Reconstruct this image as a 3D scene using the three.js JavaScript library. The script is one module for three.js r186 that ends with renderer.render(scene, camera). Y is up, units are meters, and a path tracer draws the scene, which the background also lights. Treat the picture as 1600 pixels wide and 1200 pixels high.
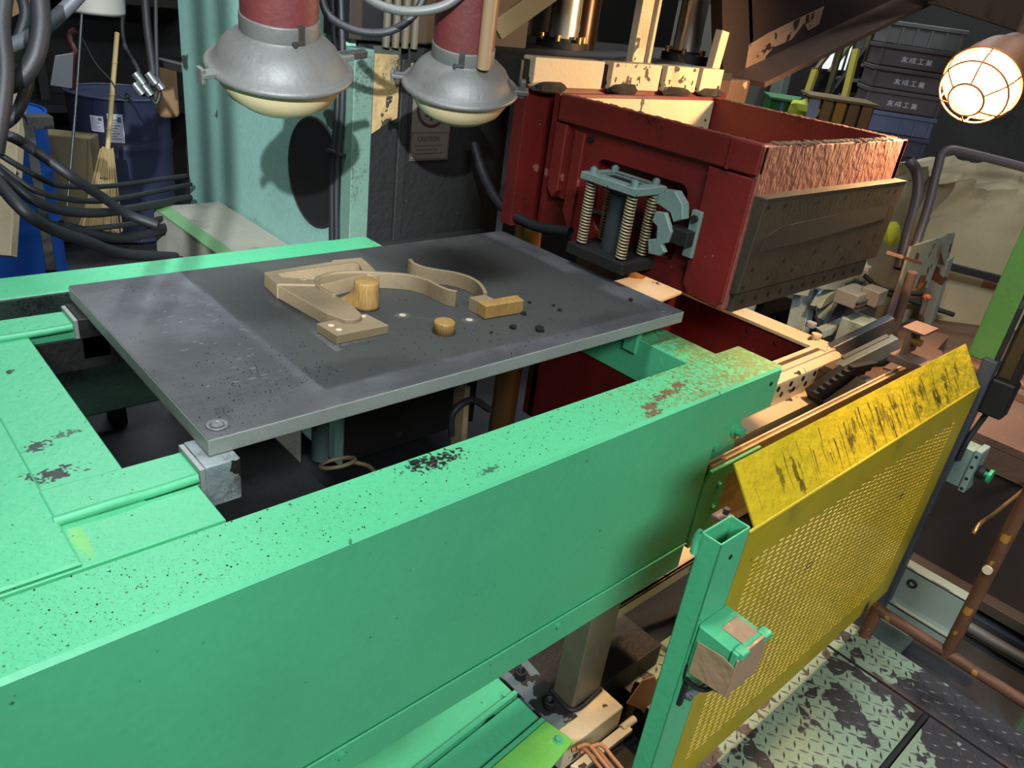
import * as THREE from 'three';
import { RoundedBoxGeometry } from 'three/addons/geometries/RoundedBoxGeometry.js';
import { mergeGeometries } from 'three/addons/utils/BufferGeometryUtils.js';
import { ImprovedNoise } from 'three/addons/math/ImprovedNoise.js';
import { RectAreaLightUniformsLib } from 'three/addons/lights/RectAreaLightUniformsLib.js';

// ------------------------------------------------------------------ camera, exposure, lights
// Foundry moulding machine. x runs along the long green beam, y is up, z points to the operator's aisle. Metres.
const scene = new THREE.Scene();
scene.background = new THREE.Color(0x000000);
const camera = new THREE.PerspectiveCamera(52.976, 4 / 3, 0.05, 60);
camera.matrixAutoUpdate = true;
camera.position.set(0, 1.62, 0);
camera.quaternion.setFromRotationMatrix(new THREE.Matrix4().makeBasis(
  new THREE.Vector3(0.738758, 0.125741, 0.662138),
  new THREE.Vector3(0.221343, 0.882685, -0.414579),
  new THREE.Vector3(-0.636588, 0.452833, 0.624258)));
scene.add(camera);
const renderer = new THREE.WebGLRenderer({ antialias: true });
renderer.toneMapping = THREE.LinearToneMapping;
renderer.toneMappingExposure = 1.0;
renderer.shadowMap.enabled = true;
renderer.shadowMap.type = THREE.PCFSoftShadowMap;
RectAreaLightUniformsLib.init();

const WARM = new THREE.Color().setRGB(1, 0.62, 0.3);
const COOL = new THREE.Color().setRGB(0.86, 0.95, 1);
const LAMP = new THREE.Vector3(2.675, 1.549, -0.87);        // the caged work lamp in view
const POWER = { work: 7.5, second: 11, spot: 150, panel: 11, front: 33, bay: 16 };
function area(name, [x, y, z], w, h, power, color) {       // a ceiling panel: glowing diffuser in a frame and an area light just below it
  const g = thing(name, null, null, [x, y, z]);
  M('frame', bx(-w / 2 - 0.04, w / 2 + 0.04, 0.01, 0.08, -h / 2 - 0.04, h / 2 + 0.04, 0.01), mat.steel, g);
  M('diffuser', bx(-w / 2, w / 2, 0, 0.015, -h / 2, h / 2, 0.003), new THREE.MeshStandardMaterial({ color: 0xffffff, emissive: color, emissiveIntensity: 2 }), g);
  const l = new THREE.RectAreaLight(color, power, w, h);
  l.position.set(0, -0.02, 0); l.rotation.x = -Math.PI / 2; g.add(l);
  return g;
}

// ------------------------------------------------------------------ helpers
const PI = Math.PI, V = (a) => new THREE.Vector3(...a);
let seed = 7;
const rnd = () => { seed = (seed + 0x6d2b79f5) | 0; let t = Math.imul(seed ^ (seed >>> 15), 1 | seed); t = (t + Math.imul(t ^ (t >>> 7), 61 | t)) ^ t; return ((t ^ (t >>> 14)) >>> 0) / 4294967296; };
const R = (a, b) => a + (b - a) * rnd();
const clamp = (x, a = 0, b = 1) => Math.min(b, Math.max(a, x)), mix = (a, b, t) => a + (b - a) * t;
const ss = (a, b, x) => { const t = clamp((x - a) / (b - a)); return t * t * (3 - 2 * t); };
// periodic value noise
const LAT = new Float32Array(65536).map(() => rnd());
function vn(x, y, p) {
  let xi = Math.floor(x), yi = Math.floor(y), fx = x - xi, fy = y - yi;
  fx = fx * fx * (3 - 2 * fx); fy = fy * fy * (3 - 2 * fy);
  const w = (a) => ((a % p) + p) % p, h = (a, b) => LAT[(w(a) * 251 + w(b) * 7919 + p * 13) & 65535];
  return mix(mix(h(xi, yi), h(xi + 1, yi), fx), mix(h(xi, yi + 1), h(xi + 1, yi + 1), fx), fy);
}
function fbm(u, v, f0, oct = 4, ax = 1, ay = 1) { let s = 0, a = 0.5, f = f0, t = 0; for (let i = 0; i < oct; i++) { s += a * vn(u * f * ax, v * f * ay, f * 64); t += a; a *= 0.5; f *= 2; } return s / t; }
function fbp(u, v, f0, oct = 4) { let s = 0, a = 0.5, f = f0, t = 0; for (let i = 0; i < oct; i++) { s += a * vn(u * f, v * f, f); t += a; a *= 0.5; f *= 2; } return s / t; }
function makeTex(w, h, fn, srgb = true) {
  const d = new Uint8Array(w * h * 4), o = [0, 0, 0];
  for (let j = 0; j < h; j++) for (let i = 0; i < w; i++) {
    fn((i + 0.5) / w, (j + 0.5) / h, o);
    const k = (j * w + i) * 4; d[k] = clamp(o[0], 0, 255); d[k + 1] = clamp(o[1], 0, 255); d[k + 2] = clamp(o[2], 0, 255); d[k + 3] = 255;
  }
  const t = new THREE.DataTexture(d, w, h); t.magFilter = THREE.LinearFilter; t.minFilter = THREE.LinearMipmapLinearFilter; t.generateMipmaps = true;
  t.wrapS = t.wrapT = THREE.RepeatWrapping; t.colorSpace = srgb ? THREE.SRGBColorSpace : THREE.NoColorSpace; t.needsUpdate = true; return t;
}
const lerp3 = (o, a, b, t) => { for (let k = 0; k < 3; k++) o[k] = mix(a[k], b[k], t); };
const rep = (t, size) => { const c = t.clone(); c.repeat.set(1 / size, 1 / size); c.needsUpdate = true; return c; };
const bumpFine = makeTex(256, 256, (u, v, o) => { const n = fbp(u, v, 16, 3); o[0] = o[1] = o[2] = 255 * n; }, false);
const bumpRough = makeTex(256, 256, (u, v, o) => { const n = fbp(u, v, 8, 5); o[0] = o[1] = o[2] = 255 * n; }, false);
const bumpGrit = makeTex(256, 256, (u, v, o) => { const n = vn(u * 64, v * 64, 64) * 0.6 + vn(u * 32, v * 32, 32) * 0.4; o[0] = o[1] = o[2] = 255 * ss(0.4, 0.9, n); }, false);
const bumpDrip = makeTex(512, 512, (u, v, o) => { const n = 0.3 * ss(0.35, 0.75, (vn(u * 32 + 2 * vn(u * 6, v * 6, 6), v * 9, 96) * 0.6 + vn(u * 64 + 3, v * 20, 96) * 0.4)) * fbp(u + 0.3, v, 5, 2) * 1.6 + 0.75 * fbp(u, v, 24, 4) + 0.1 * fbp(u, v, 6, 2); o[0] = o[1] = o[2] = 255 * n; }, false);
// painted or bare metal with blotches, chips and specks of sand; every mark has a grain of its own
function wear(base, { vary = 0.06, chip, chipAt = 0.72, chipF = 6, dirt, dirtAt = 0.55, dirtF = 3, dirtAmt = 0.6, speck = 0, speckC = [22, 20, 18], res = 512, sx = 1, sy = 1 } = {}) {
  const sp = new Float32Array(res * res);
  for (let k = 0; k < speck; k++) { const x = R(0, res), y = R(0, res), r = 0.5 + 1.6 * rnd() ** 3; for (let a = -3; a <= 3; a++) for (let b = -3; b <= 3; b++) { const q = Math.hypot(a, b * R(0.7, 1.3)); if (q < r) sp[((Math.floor(y + b) + res) % res) * res + ((Math.floor(x + a) + res) % res)] = R(0.6, 1); } }
  return makeTex(res, res, (u, v, o) => {
    const n = fbp(u * 1, v * 1, 4, 4), g = vn(u * 128, v * 128, 128);
    const k = 1 + vary * 2 * (n - 0.5) + vary * 0.6 * (g - 0.5);
    for (let c = 0; c < 3; c++) o[c] = base[c] * k;
    if (dirt) { const d = ss(dirtAt, dirtAt + 0.22, fbp((u * sx + 0.37) % 1, (v * sy + 0.11) % 1, dirtF, 5) + 0.25 * (g - 0.5)); lerp3(o, o, dirt, d * dirtAmt); }
    if (chip) { const c = ss(chipAt, chipAt + 0.03, fbp((u + 0.61) % 1, (v + 0.23) % 1, chipF, 5)); lerp3(o, o, chip, c); }
    const s = sp[Math.floor(v * res) * res + Math.floor(u * res)]; if (s) lerp3(o, o, speckC, s);
  });
}
function pm(tex, size, o = {}) {
  const { bump = bumpFine, bumpSize = 0.12, bumpScale = 0.0006, ...r } = o;
  return new THREE.MeshStandardMaterial({ map: rep(tex, size), bumpMap: rep(bump, bumpSize), bumpScale, roughness: 0.5, metalness: 0, ...r });
}
const plain = (c, rough = 0.6, metal = 0, o = {}) => new THREE.MeshStandardMaterial({ color: new THREE.Color().setRGB(c[0], c[1], c[2], THREE.SRGBColorSpace), roughness: rough, metalness: metal, ...o });
const c8 = (a, b, c) => [a / 255, b / 255, c / 255];

const GREEN = [80, 176, 126];
const tx = {
  green: wear(GREEN, { vary: 0.05, chip: [30, 62, 44], chipAt: 0.83, speck: 60, speckC: [36, 80, 56] }),
  teal: wear([128, 168, 156], { vary: 0.08, dirt: [92, 112, 100], dirtAt: 0.52, dirtAmt: 0.7, chip: [60, 70, 62], chipAt: 0.8 }),
  red: wear([112, 28, 24], { vary: 0.14, dirt: [36, 14, 12], dirtAt: 0.5, dirtAmt: 0.8, chip: [150, 92, 78], chipAt: 0.82, speck: 40, speckC: [186, 150, 130] }),
  cream: wear([206, 186, 152], { vary: 0.06, dirt: [150, 126, 96], dirtAt: 0.5, dirtAmt: 0.5, chip: [44, 34, 26], chipAt: 0.735, chipF: 10 }),
  dark: wear([32, 30, 29], { vary: 0.2, dirt: [18, 17, 16], dirtAt: 0.5, dirtAmt: 0.8, chip: [54, 55, 50], chipAt: 0.8 }),
  steel: wear([122, 124, 124], { vary: 0.08, dirt: [84, 82, 76], dirtAt: 0.55, dirtAmt: 0.6 }),
  rust: wear([104, 68, 46], { vary: 0.2, dirt: [62, 46, 36], dirtAt: 0.5, dirtAmt: 0.8, chip: [170, 116, 48], chipAt: 0.68 }),
  brown: wear([98, 74, 60], { vary: 0.12, dirt: [64, 48, 40], dirtAt: 0.5, dirtAmt: 0.6, chip: [190, 150, 118], chipAt: 0.8, chipF: 4 }),
  alum: wear([86, 85, 82], { vary: 0.08, dirt: [112, 110, 106], dirtAt: 0.5, dirtAmt: 0.6, speck: 160, speckC: [80, 78, 74] }),
  yellow: wear([172, 150, 30], { vary: 0.06, dirt: [128, 112, 36], dirtAt: 0.55, dirtAmt: 0.5, chip: [84, 74, 34], chipAt: 0.81 }),
  tan: wear([140, 120, 92], { vary: 0.05, dirt: [124, 106, 82], dirtAt: 0.55, dirtAmt: 0.5, speck: 90, speckC: [80, 66, 50] }),
  sand: wear([58, 52, 44], { vary: 0.35, dirt: [30, 26, 22], dirtAt: 0.45, dirtAmt: 0.8, speck: 900, speckC: [96, 84, 66] }),
  plasticbag: wear([176, 160, 126], { vary: 0.05, dirt: [140, 124, 96], dirtAt: 0.52, dirtAmt: 0.5 }),
  paleblue: wear([122, 144, 136], { vary: 0.08, dirt: [90, 104, 100], dirtAt: 0.5, dirtAmt: 0.7, chip: [52, 52, 48], chipAt: 0.78 }),
  floor: wear([42, 42, 44], { vary: 0.2, dirt: [24, 23, 23], dirtAt: 0.5, dirtAmt: 0.7, speck: 300 }),
  rodwood: makeTex(256, 256, (u, v, o) => { const g = fbp(u, (v * 1) % 1, 4, 3), l = 0.5 + 0.5 * Math.sin(u * 2 * PI * 22 + 5 * g); lerp3(o, [184, 148, 88], [122, 86, 44], clamp(0.2 + 0.5 * l * g + 0.5 * (vn(u * 96, v * 6, 96) - 0.4))); }),
};
const mat = {
  green: pm(tx.green, 0.9, { roughness: 0.42, bumpScale: 0.0005, bumpSize: 0.2 }),
  teal: pm(tx.teal, 1.1, { roughness: 0.5 }),
  red: pm(tx.red, 0.55, { roughness: 0.5, bump: bumpRough, bumpScale: 0.001 }),
  redrough: pm(wear([134, 76, 62], { vary: 0.12, dirt: [112, 58, 46], dirtAt: 0.5, dirtAmt: 0.7, chip: [70, 40, 30], chipAt: 0.78, speck: 60, speckC: [206, 170, 140] }), 0.5, { roughness: 0.75, bump: bumpDrip, bumpScale: 0.004, bumpSize: 0.35 }),
  cream: pm(tx.cream, 0.6, { roughness: 0.6 }),
  dark: pm(tx.dark, 0.5, { roughness: 0.6, bumpScale: 0.001 }),
  black: plain(c8(15, 15, 16), 0.6),
  rubber: plain(c8(28, 28, 31), 0.55, 0, { bumpMap: rep(bumpFine, 0.05), bumpScale: 0.0003 }),
  steel: pm(tx.steel, 0.4, { roughness: 0.4, metalness: 0.7 }),
  plateside: pm(wear([150, 152, 146], { vary: 0.06, dirt: [118, 116, 108], dirtAt: 0.55, dirtAmt: 0.5 }), 0.3, { roughness: 0.4, metalness: 0.15 }),
  platedull: pm(wear([80, 72, 60], { vary: 0.1, dirt: [54, 48, 40], dirtAt: 0.5, dirtAmt: 0.6, speck: 60 }), 0.4, { roughness: 0.5, metalness: 0.45 }),
  chrome: plain(c8(226, 222, 214), 0.34, 0.85, { bumpMap: rep(bumpFine, 0.3), bumpScale: 0.0002 }),
  bronze: plain(c8(186, 138, 84), 0.34, 0.8),
  rust: pm(tx.rust, 0.25, { roughness: 0.6, metalness: 0.3, bump: bumpRough, bumpScale: 0.001 }),
  brown: pm(tx.brown, 0.7, { roughness: 0.6 }),
  alum: pm(tx.alum, 0.25, { roughness: 0.55, metalness: 0.3, bumpScale: 0.0005 }),
  yellow: pm(tx.yellow, 0.5, { roughness: 0.45 }),
  tan: pm(tx.tan, 0.25, { roughness: 0.6 }),
  sand: pm(tx.sand, 0.15, { roughness: 0.95, bump: bumpGrit, bumpScale: 0.004, bumpSize: 0.06 }),
  lump: plain(c8(26, 24, 23), 0.95, 0, { bumpMap: rep(bumpGrit, 0.02), bumpScale: 0.001 }),
  wood: pm(tx.rodwood, 0.09, { roughness: 0.42, bumpScale: 0.0002 }),
  bag: pm(tx.plasticbag, 0.6, { roughness: 0.7 }),
  paleblue: pm(tx.paleblue, 0.35, { roughness: 0.5 }),
  ply: pm(makeTex(256, 256, (u, v, o) => { lerp3(o, [214, 178, 126], [176, 134, 88], fbm(u, v, 6, 4, 0.3, 3)); }), 0.3, { roughness: 0.7 }),
  glass: new THREE.MeshPhysicalMaterial({ color: 0xffe6c0, roughness: 0.12, transmission: 0.75, thickness: 0, ior: 1.45 }),
  white: plain(c8(176, 176, 182), 0.7), tape: plain(c8(168, 132, 104), 0.34, 0, { bumpMap: rep(bumpFine, 0.4), bumpScale: 0.003 }),
  blue: plain(c8(26, 86, 178), 0.4), navy: plain(c8(46, 52, 76), 0.38, 0, { bumpMap: rep(bumpFine, 0.3), bumpScale: 0.0006 }),
  bamboo: plain(c8(196, 172, 112), 0.5), straw: plain(c8(176, 152, 104), 0.8), card: plain(c8(150, 118, 82), 0.8), khaki: plain(c8(118, 106, 74), 0.85),
  redpipe: pm(wear([84, 32, 32], { vary: 0.1, dirt: [56, 26, 26], dirtAt: 0.5, dirtAmt: 0.6, chip: [140, 36, 28], chipAt: 0.74 }), 0.4, { roughness: 0.55 }),
  lampoff: plain(c8(196, 176, 138), 0.25, 0.1),
};

const used = {};
function numbered(n) { const k = used[n] = (used[n] ?? -1) + 1; return k ? `${n}_${String(k).padStart(3, '0')}` : n; }
function tag(o, label, category, group) { if (label) o.userData.label = label; if (category) o.userData.category = category; if (group) o.userData.group = group; return o; }
function thing(name, label, category, [x, y, z] = [0, 0, 0], group) { const o = new THREE.Group(); o.name = numbered(name); o.position.set(x, y, z); scene.add(o); return tag(o, label, category, group); }
function prep(g) { // box-projected uv in metres
  const keep = g.userData.keepUV; g = g.index ? g.toNonIndexed() : g;
  const p = g.attributes.position, n = p.count, uv = new Float32Array(n * 2);
  if (!g.attributes.normal) g.computeVertexNormals();
  if (!(keep && g.attributes.uv)) {
    const a = new THREE.Vector3(), b = new THREE.Vector3(), c = new THREE.Vector3();
    for (let i = 0; i < n; i += 3) {
      a.fromBufferAttribute(p, i); b.fromBufferAttribute(p, i + 1); c.fromBufferAttribute(p, i + 2);
      const f = b.clone().sub(a).cross(c.clone().sub(a)), ax = Math.abs(f.x), ay = Math.abs(f.y), az = Math.abs(f.z);
      [a, b, c].forEach((q, k) => { const [s, t] = ay >= ax && ay >= az ? [q.x, -q.z] : ax >= az ? [q.z, q.y] : [q.x, q.y]; uv[(i + k) * 2] = s; uv[(i + k) * 2 + 1] = t; });
    }
    g.setAttribute('uv', new THREE.BufferAttribute(uv, 2));
  }
  for (const k of Object.keys(g.attributes)) if (!['position', 'normal', 'uv'].includes(k)) g.deleteAttribute(k);
  g.morphAttributes = {};
  return g;
}
function M(name, geos, material, parent = scene) {
  let g = mergeGeometries([geos].flat().map(prep));
  const m = new THREE.Mesh(g, material); m.name = parent === scene ? numbered(name) : name; m.castShadow = m.receiveShadow = true; parent.add(m); return m;
}
// one thing that is a single mesh
const one = (name, label, category, geos, material, group) => tag(M(name, geos, material), label, category, group);
const struct = (name, geos, material) => { const m = M(name, geos, material); m.userData.kind = 'structure'; return m; };
function topMat(mesh, side, min = 0.75) { // second material on what does not face up
  const g = mesh.geometry, n = g.attributes.normal, up = [], rest = [], names = ['position', 'normal', 'uv'];
  for (let i = 0; i < n.count; i += 3) ((n.getY(i) + n.getY(i + 1) + n.getY(i + 2)) / 3 > min ? up : rest).push(i);
  const order = [...up, ...rest];
  for (const k of names) { const a = g.attributes[k], s = a.itemSize, b = new Float32Array(a.array.length); order.forEach((i, j) => b.set(a.array.subarray(i * s, (i + 3) * s), j * 3 * s)); g.setAttribute(k, new THREE.BufferAttribute(b, s)); }
  g.clearGroups(); g.addGroup(0, up.length * 3, 0); g.addGroup(up.length * 3, rest.length * 3, 1); mesh.material = [mesh.material, side]; return mesh;
}
function bx(x0, x1, y0, y1, z0, z1, r = 0.002) {
  const w = Math.abs(x1 - x0), h = Math.abs(y1 - y0), d = Math.abs(z1 - z0), q = Math.min(r, w * 0.45, h * 0.45, d * 0.45);
  return new RoundedBoxGeometry(w, h, d, 1, q).translate((x0 + x1) / 2, (y0 + y1) / 2, (z0 + z1) / 2);
}
function cyl(a, b, r, seg = 20, r2 = r, open = false) {
  const p = V(a), q = V(b), d = q.clone().sub(p), g = new THREE.CylinderGeometry(r2, r, d.length(), seg, 1, open);
  return g.applyQuaternion(new THREE.Quaternion().setFromUnitVectors(new THREE.Vector3(0, 1, 0), d.normalize())).translate((p.x + q.x) / 2, (p.y + q.y) / 2, (p.z + q.z) / 2);
}
const tube = (pts, r, seg = 40, rad = 8) => new THREE.TubeGeometry(new THREE.CatmullRomCurve3(pts.map(V)), seg, r, rad, false);
const lathe = (pts, seg = 40) => new THREE.LatheGeometry(pts.map(([r, y]) => new THREE.Vector2(Math.max(r, 1e-4), y)), seg);
function shapeOf(pts, holes = []) { const s = new THREE.Shape(pts.map(([a, b]) => new THREE.Vector2(a, b))); for (const h of holes) s.holes.push(new THREE.Path(h.map(([a, b]) => new THREE.Vector2(a, b)))); return s; }
function prism(axis, pts, from, to, bevel = 0, holes = []) { // pts: axis X -> (z,y); Y -> (x,z); Z -> (x,y)
  const lo = Math.min(from, to), len = Math.abs(to - from), f = axis === 'X' ? ([z, y]) => [-z, y] : axis === 'Y' ? ([x, z]) => [x, -z] : (p) => p;
  const g = new THREE.ExtrudeGeometry(shapeOf(pts.map(f), holes.map((h) => h.map(f))), { depth: len - 2 * bevel, bevelEnabled: bevel > 0, bevelThickness: bevel, bevelSize: bevel, bevelOffset: -bevel, bevelSegments: 1, curveSegments: 12 });
  g.translate(0, 0, bevel);
  if (axis === 'X') g.rotateY(PI / 2); if (axis === 'Y') g.rotateX(-PI / 2);
  return axis === 'X' ? g.translate(lo, 0, 0) : axis === 'Y' ? g.translate(0, lo, 0) : g.translate(0, 0, lo);
}
const arc = (cx, cy, r, a0, a1, n = 12, ry = r) => Array.from({ length: n + 1 }, (_, i) => { const a = a0 + (a1 - a0) * i / n; return [cx + r * Math.cos(a), cy + ry * Math.sin(a)]; });
const rrect = (x0, x1, y0, y1, r, n = 5) => [...arc(x1 - r, y1 - r, r, 0, PI / 2, n), ...arc(x0 + r, y1 - r, r, PI / 2, PI, n), ...arc(x0 + r, y0 + r, r, PI, 1.5 * PI, n), ...arc(x1 - r, y0 + r, r, 1.5 * PI, 2 * PI, n)];
function hexBolt([x, y, z], dir, r, h, washer = 0) { const d = V(dir), p = new THREE.Vector3(x, y, z), e = (k) => p.clone().addScaledVector(d, k).toArray(); const g = [cyl(e(-0.002), e(h), r, 6)]; if (washer) g.push(cyl(e(-0.002), e(h * 0.2), r * washer, 16)); return g; }
function beam(a, b, w, h, up = [0, 1, 0]) { // a straight bar with a rectangular section
  const p = V(a), q = V(b), d = q.clone().sub(p), m = new THREE.Matrix4(), x = d.clone().normalize(), zz = x.clone().cross(V(up)).normalize(), yy = zz.clone().cross(x);
  m.makeBasis(x, yy, zz).setPosition(p.clone().add(q).multiplyScalar(0.5));
  return new RoundedBoxGeometry(d.length(), h, w, 1, Math.min(w, h) * 0.08).applyMatrix4(m);
}
function rockGeo(r, s) { const g = new THREE.IcosahedronGeometry(r, 1), p = g.attributes.position, no = new ImprovedNoise(), v = new THREE.Vector3(); for (let i = 0; i < p.count; i++) { v.fromBufferAttribute(p, i); const n = 1 + 0.55 * no.noise(v.x / r * 1.3 + s, v.y / r * 1.3, v.z / r * 1.3 - s); v.multiplyScalar(n); v.y *= 0.75; p.setXYZ(i, v.x, v.y, v.z); } g.computeVertexNormals(); return g; }

// ------------------------------------------------------------------ the shell of the hall
struct('floor', bx(-5, 9.5, -0.22, -0.12, -9.5, 5, 0.01), pm(tx.floor, 1.6, { roughness: 0.7 }));
const hallWall = pm(wear([50, 48, 45], { vary: 0.1, dirt: [30, 29, 28], dirtAt: 0.5, dirtAmt: 0.6 }), 2, { roughness: 0.9 });
struct('wall_back', bx(-5, 9.5, -0.12, 5.4, -9.5, -9.3), hallWall);
struct('wall_front', bx(-5, 9.5, -0.12, 5.4, 4.8, 5), hallWall);
struct('wall_left', bx(-5, -4.8, -0.12, 5.4, -9.5, 5), hallWall);
struct('wall_right', bx(9.3, 9.5, -0.12, 5.4, -9.5, 5), hallWall);
struct('ceiling', bx(-5, 9.5, 5.4, 5.5, -9.5, 5), hallWall);

// ------------------------------------------------------------------ light fittings of the hall, with added fill panels (above the frame)
tag(area('ceiling_light', [0.3, 4.2, -1.0], 1.2, 0.5, POWER.panel * 5, COOL), 'white ceiling panel light above the green machine table', 'light');
tag(area('ceiling_light', [-0.9, 3.8, 2.5], 2.6, 1.4, POWER.front * 0.9, COOL), 'added white fill panel above the aisle behind the operator', 'light');  // added soft fill for the faces toward the aisle
tag(area('ceiling_light', [4.9, 4.8, -0.6], 1.2, 0.5, POWER.bay * 1.6, COOL), 'added white fill panel above the bulk bag and the bench', 'light');  // added to brighten the bag and machines at the right
tag(area('ceiling_light', [2.2, 5.2, -6.5], 2.4, 0.4, POWER.bay * 3, COOL), 'long white ceiling light above the drums at the back', 'light');
tag(area('ceiling_light', [6.2, 5.2, -3.4], 2.4, 0.4, POWER.bay * 3, COOL), 'long white ceiling light above the crates and bags', 'light');
{ // flood light on the left behind the operator: it throws the pendant lamp's shadow onto the column
  const g = thing('flood_light', 'small round flood light on the left behind the operator', 'light', [-1.25, 2.78, 1.83]);
  const to = V([1.25, 1.1, -2.6]).sub(g.position).normalize();
  const e = (k) => to.clone().multiplyScalar(k).toArray();
  M('housing', cyl(e(-0.12), e(-0.01), 0.07, 24, 0.11), mat.dark, g);
  M('lens', cyl(e(-0.012), e(-0.002), 0.1, 24), new THREE.MeshStandardMaterial({ color: 0xffffff, emissive: COOL, emissiveIntensity: 3 }), g);
  const l = new THREE.SpotLight(COOL, POWER.spot, 0, 0.16, 0.4, 2); l.position.copy(to).multiplyScalar(0.03); l.target.position.copy(to).multiplyScalar(3); l.castShadow = true; l.shadow.radius = 1.3; g.add(l, l.target);
}

// ------------------------------------------------------------------ green machine table
const GX0 = -0.25, GX1 = 1.75, GZ0 = -1.98, GZ1 = -0.7;      // extent of the marks drawn on its top
const blob = (x, z, cx, cz, rx, rz) => Math.max(0, 1 - Math.hypot((x - cx) / rx, (z - cz) / rz));
const greenTopTex = (() => {
  const W = 2000, H = 1280, sp = new Float32Array(W * H);
  for (let k = 0; k < 42000; k++) {
    const x = R(GX0, GX1), z = R(GZ0, GZ1);
    const dens = 0.12 + 0.9 * Math.max(ss(0.75, 0.35, x) * ss(-0.9, -0.78, z), 0.5 * blob(x, z, 0.85, -0.78, 0.35, 0.1), 0.5 * ss(1.2, 1.4, x)) + 0.2 * (x < 0.3 ? 1 : 0);
    if (rnd() > dens * 0.8) continue;
    const px = (x - GX0) / (GX1 - GX0) * W, pz = (z - GZ0) / (GZ1 - GZ0) * H, r = 0.25 + 1.1 * rnd() ** 5;
    for (let a = -2; a <= 2; a++) for (let b = -2; b <= 2; b++) if (Math.hypot(a, b) < r + 0.3 * rnd()) { const i = Math.floor(pz + b) * W + Math.floor(px + a); if (i >= 0 && i < W * H) sp[i] = R(0.5, 0.95); }
  }
  const soot = [[0.684, 0.92, -0.821], [0.191, 0.92, -1.075], [0.19, 0.92, -1.163], [0.24, 0.92, -1.179], [0.212, 0.92, -1.428], [0.744, 0.92, -0.752], [0.287, 0.92, -1.465]].map((p, i) => [p[0], p[2], [0.075, 0.05, 0.03, 0.028, 0.012, 0.03, 0.01][i], [0.026, 0.026, 0.018, 0.014, 0.01, 0.012, 0.006][i], [1, 0.95, 0.8, 0.6, 1, 0.5, 0.8][i]]);
  const rusty = [[1.17, 0.92, -0.758], [1.217, 0.92, -0.771], [1.261, 0.92, -0.778], [1.307, 0.92, -0.786], [1.154, 0.92, -0.738]].map((p) => [p[0], p[2], 0.032, 0.016, 0.8]);
  return makeTex(W, H, (u, v, o) => {
    const x = mix(GX0, GX1, u), z = mix(GZ0, GZ1, v);
    const n = fbm(u, v, 8, 4, 1.6, 1), g = vn(u * 700, v * 450, 4096), g2 = vn(u * 330, v * 211, 4096);
    const k = 1 + 0.06 * (n - 0.5) + 0.05 * (g - 0.5); for (let c = 0; c < 3; c++) o[c] = GREEN[c] * k * [1, 1, 1][c];
    // fine dry moulding sand that has settled on the right end
    const d = ss(1.02, 1.3, x + 0.25 * (n - 0.5)) * ss(0.35, 0.75, 0.5 * n + 0.5 * g2 + 0.15 * ss(1.3, 1.6, x));
    lerp3(o, o, [104, 112, 60], 0.85 * d);
    const d2 = ss(1.0, 1.15, x) * ss(1.45, 1.25, x) * ss(0.5, 0.8, n); lerp3(o, o, [86, 112, 58], 0.55 * d2);
    const yb = blob(x, z, 0.178, -0.905, 0.02, 0.07); if (yb > 0) lerp3(o, o, [116, 182, 92], 0.8 * ss(0.25, 0.6, yb + 0.5 * (n - 0.5) + 0.3 * (g2 - 0.5)));
    for (const [cx, cz, rx, rz, a] of soot) { const b = blob(x, z, cx, cz, rx, rz); if (b > 0) lerp3(o, o, [30, 26, 26], a * ss(0.5, 0.62, 0.45 * b + 0.3 * g + 0.4 * g2)); }
    for (const [cx, cz, rx, rz, a] of rusty) { const b = blob(x, z, cx, cz, rx, rz); if (b > 0) lerp3(o, o, [104, 66, 50], a * ss(0.42, 0.6, 0.5 * b + 0.25 * g + 0.4 * g2)); }
    const s = sp[Math.floor(v * H) * W + Math.floor(u * W)]; if (s) lerp3(o, o, [26, 52, 36], s);
  });
})();
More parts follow.
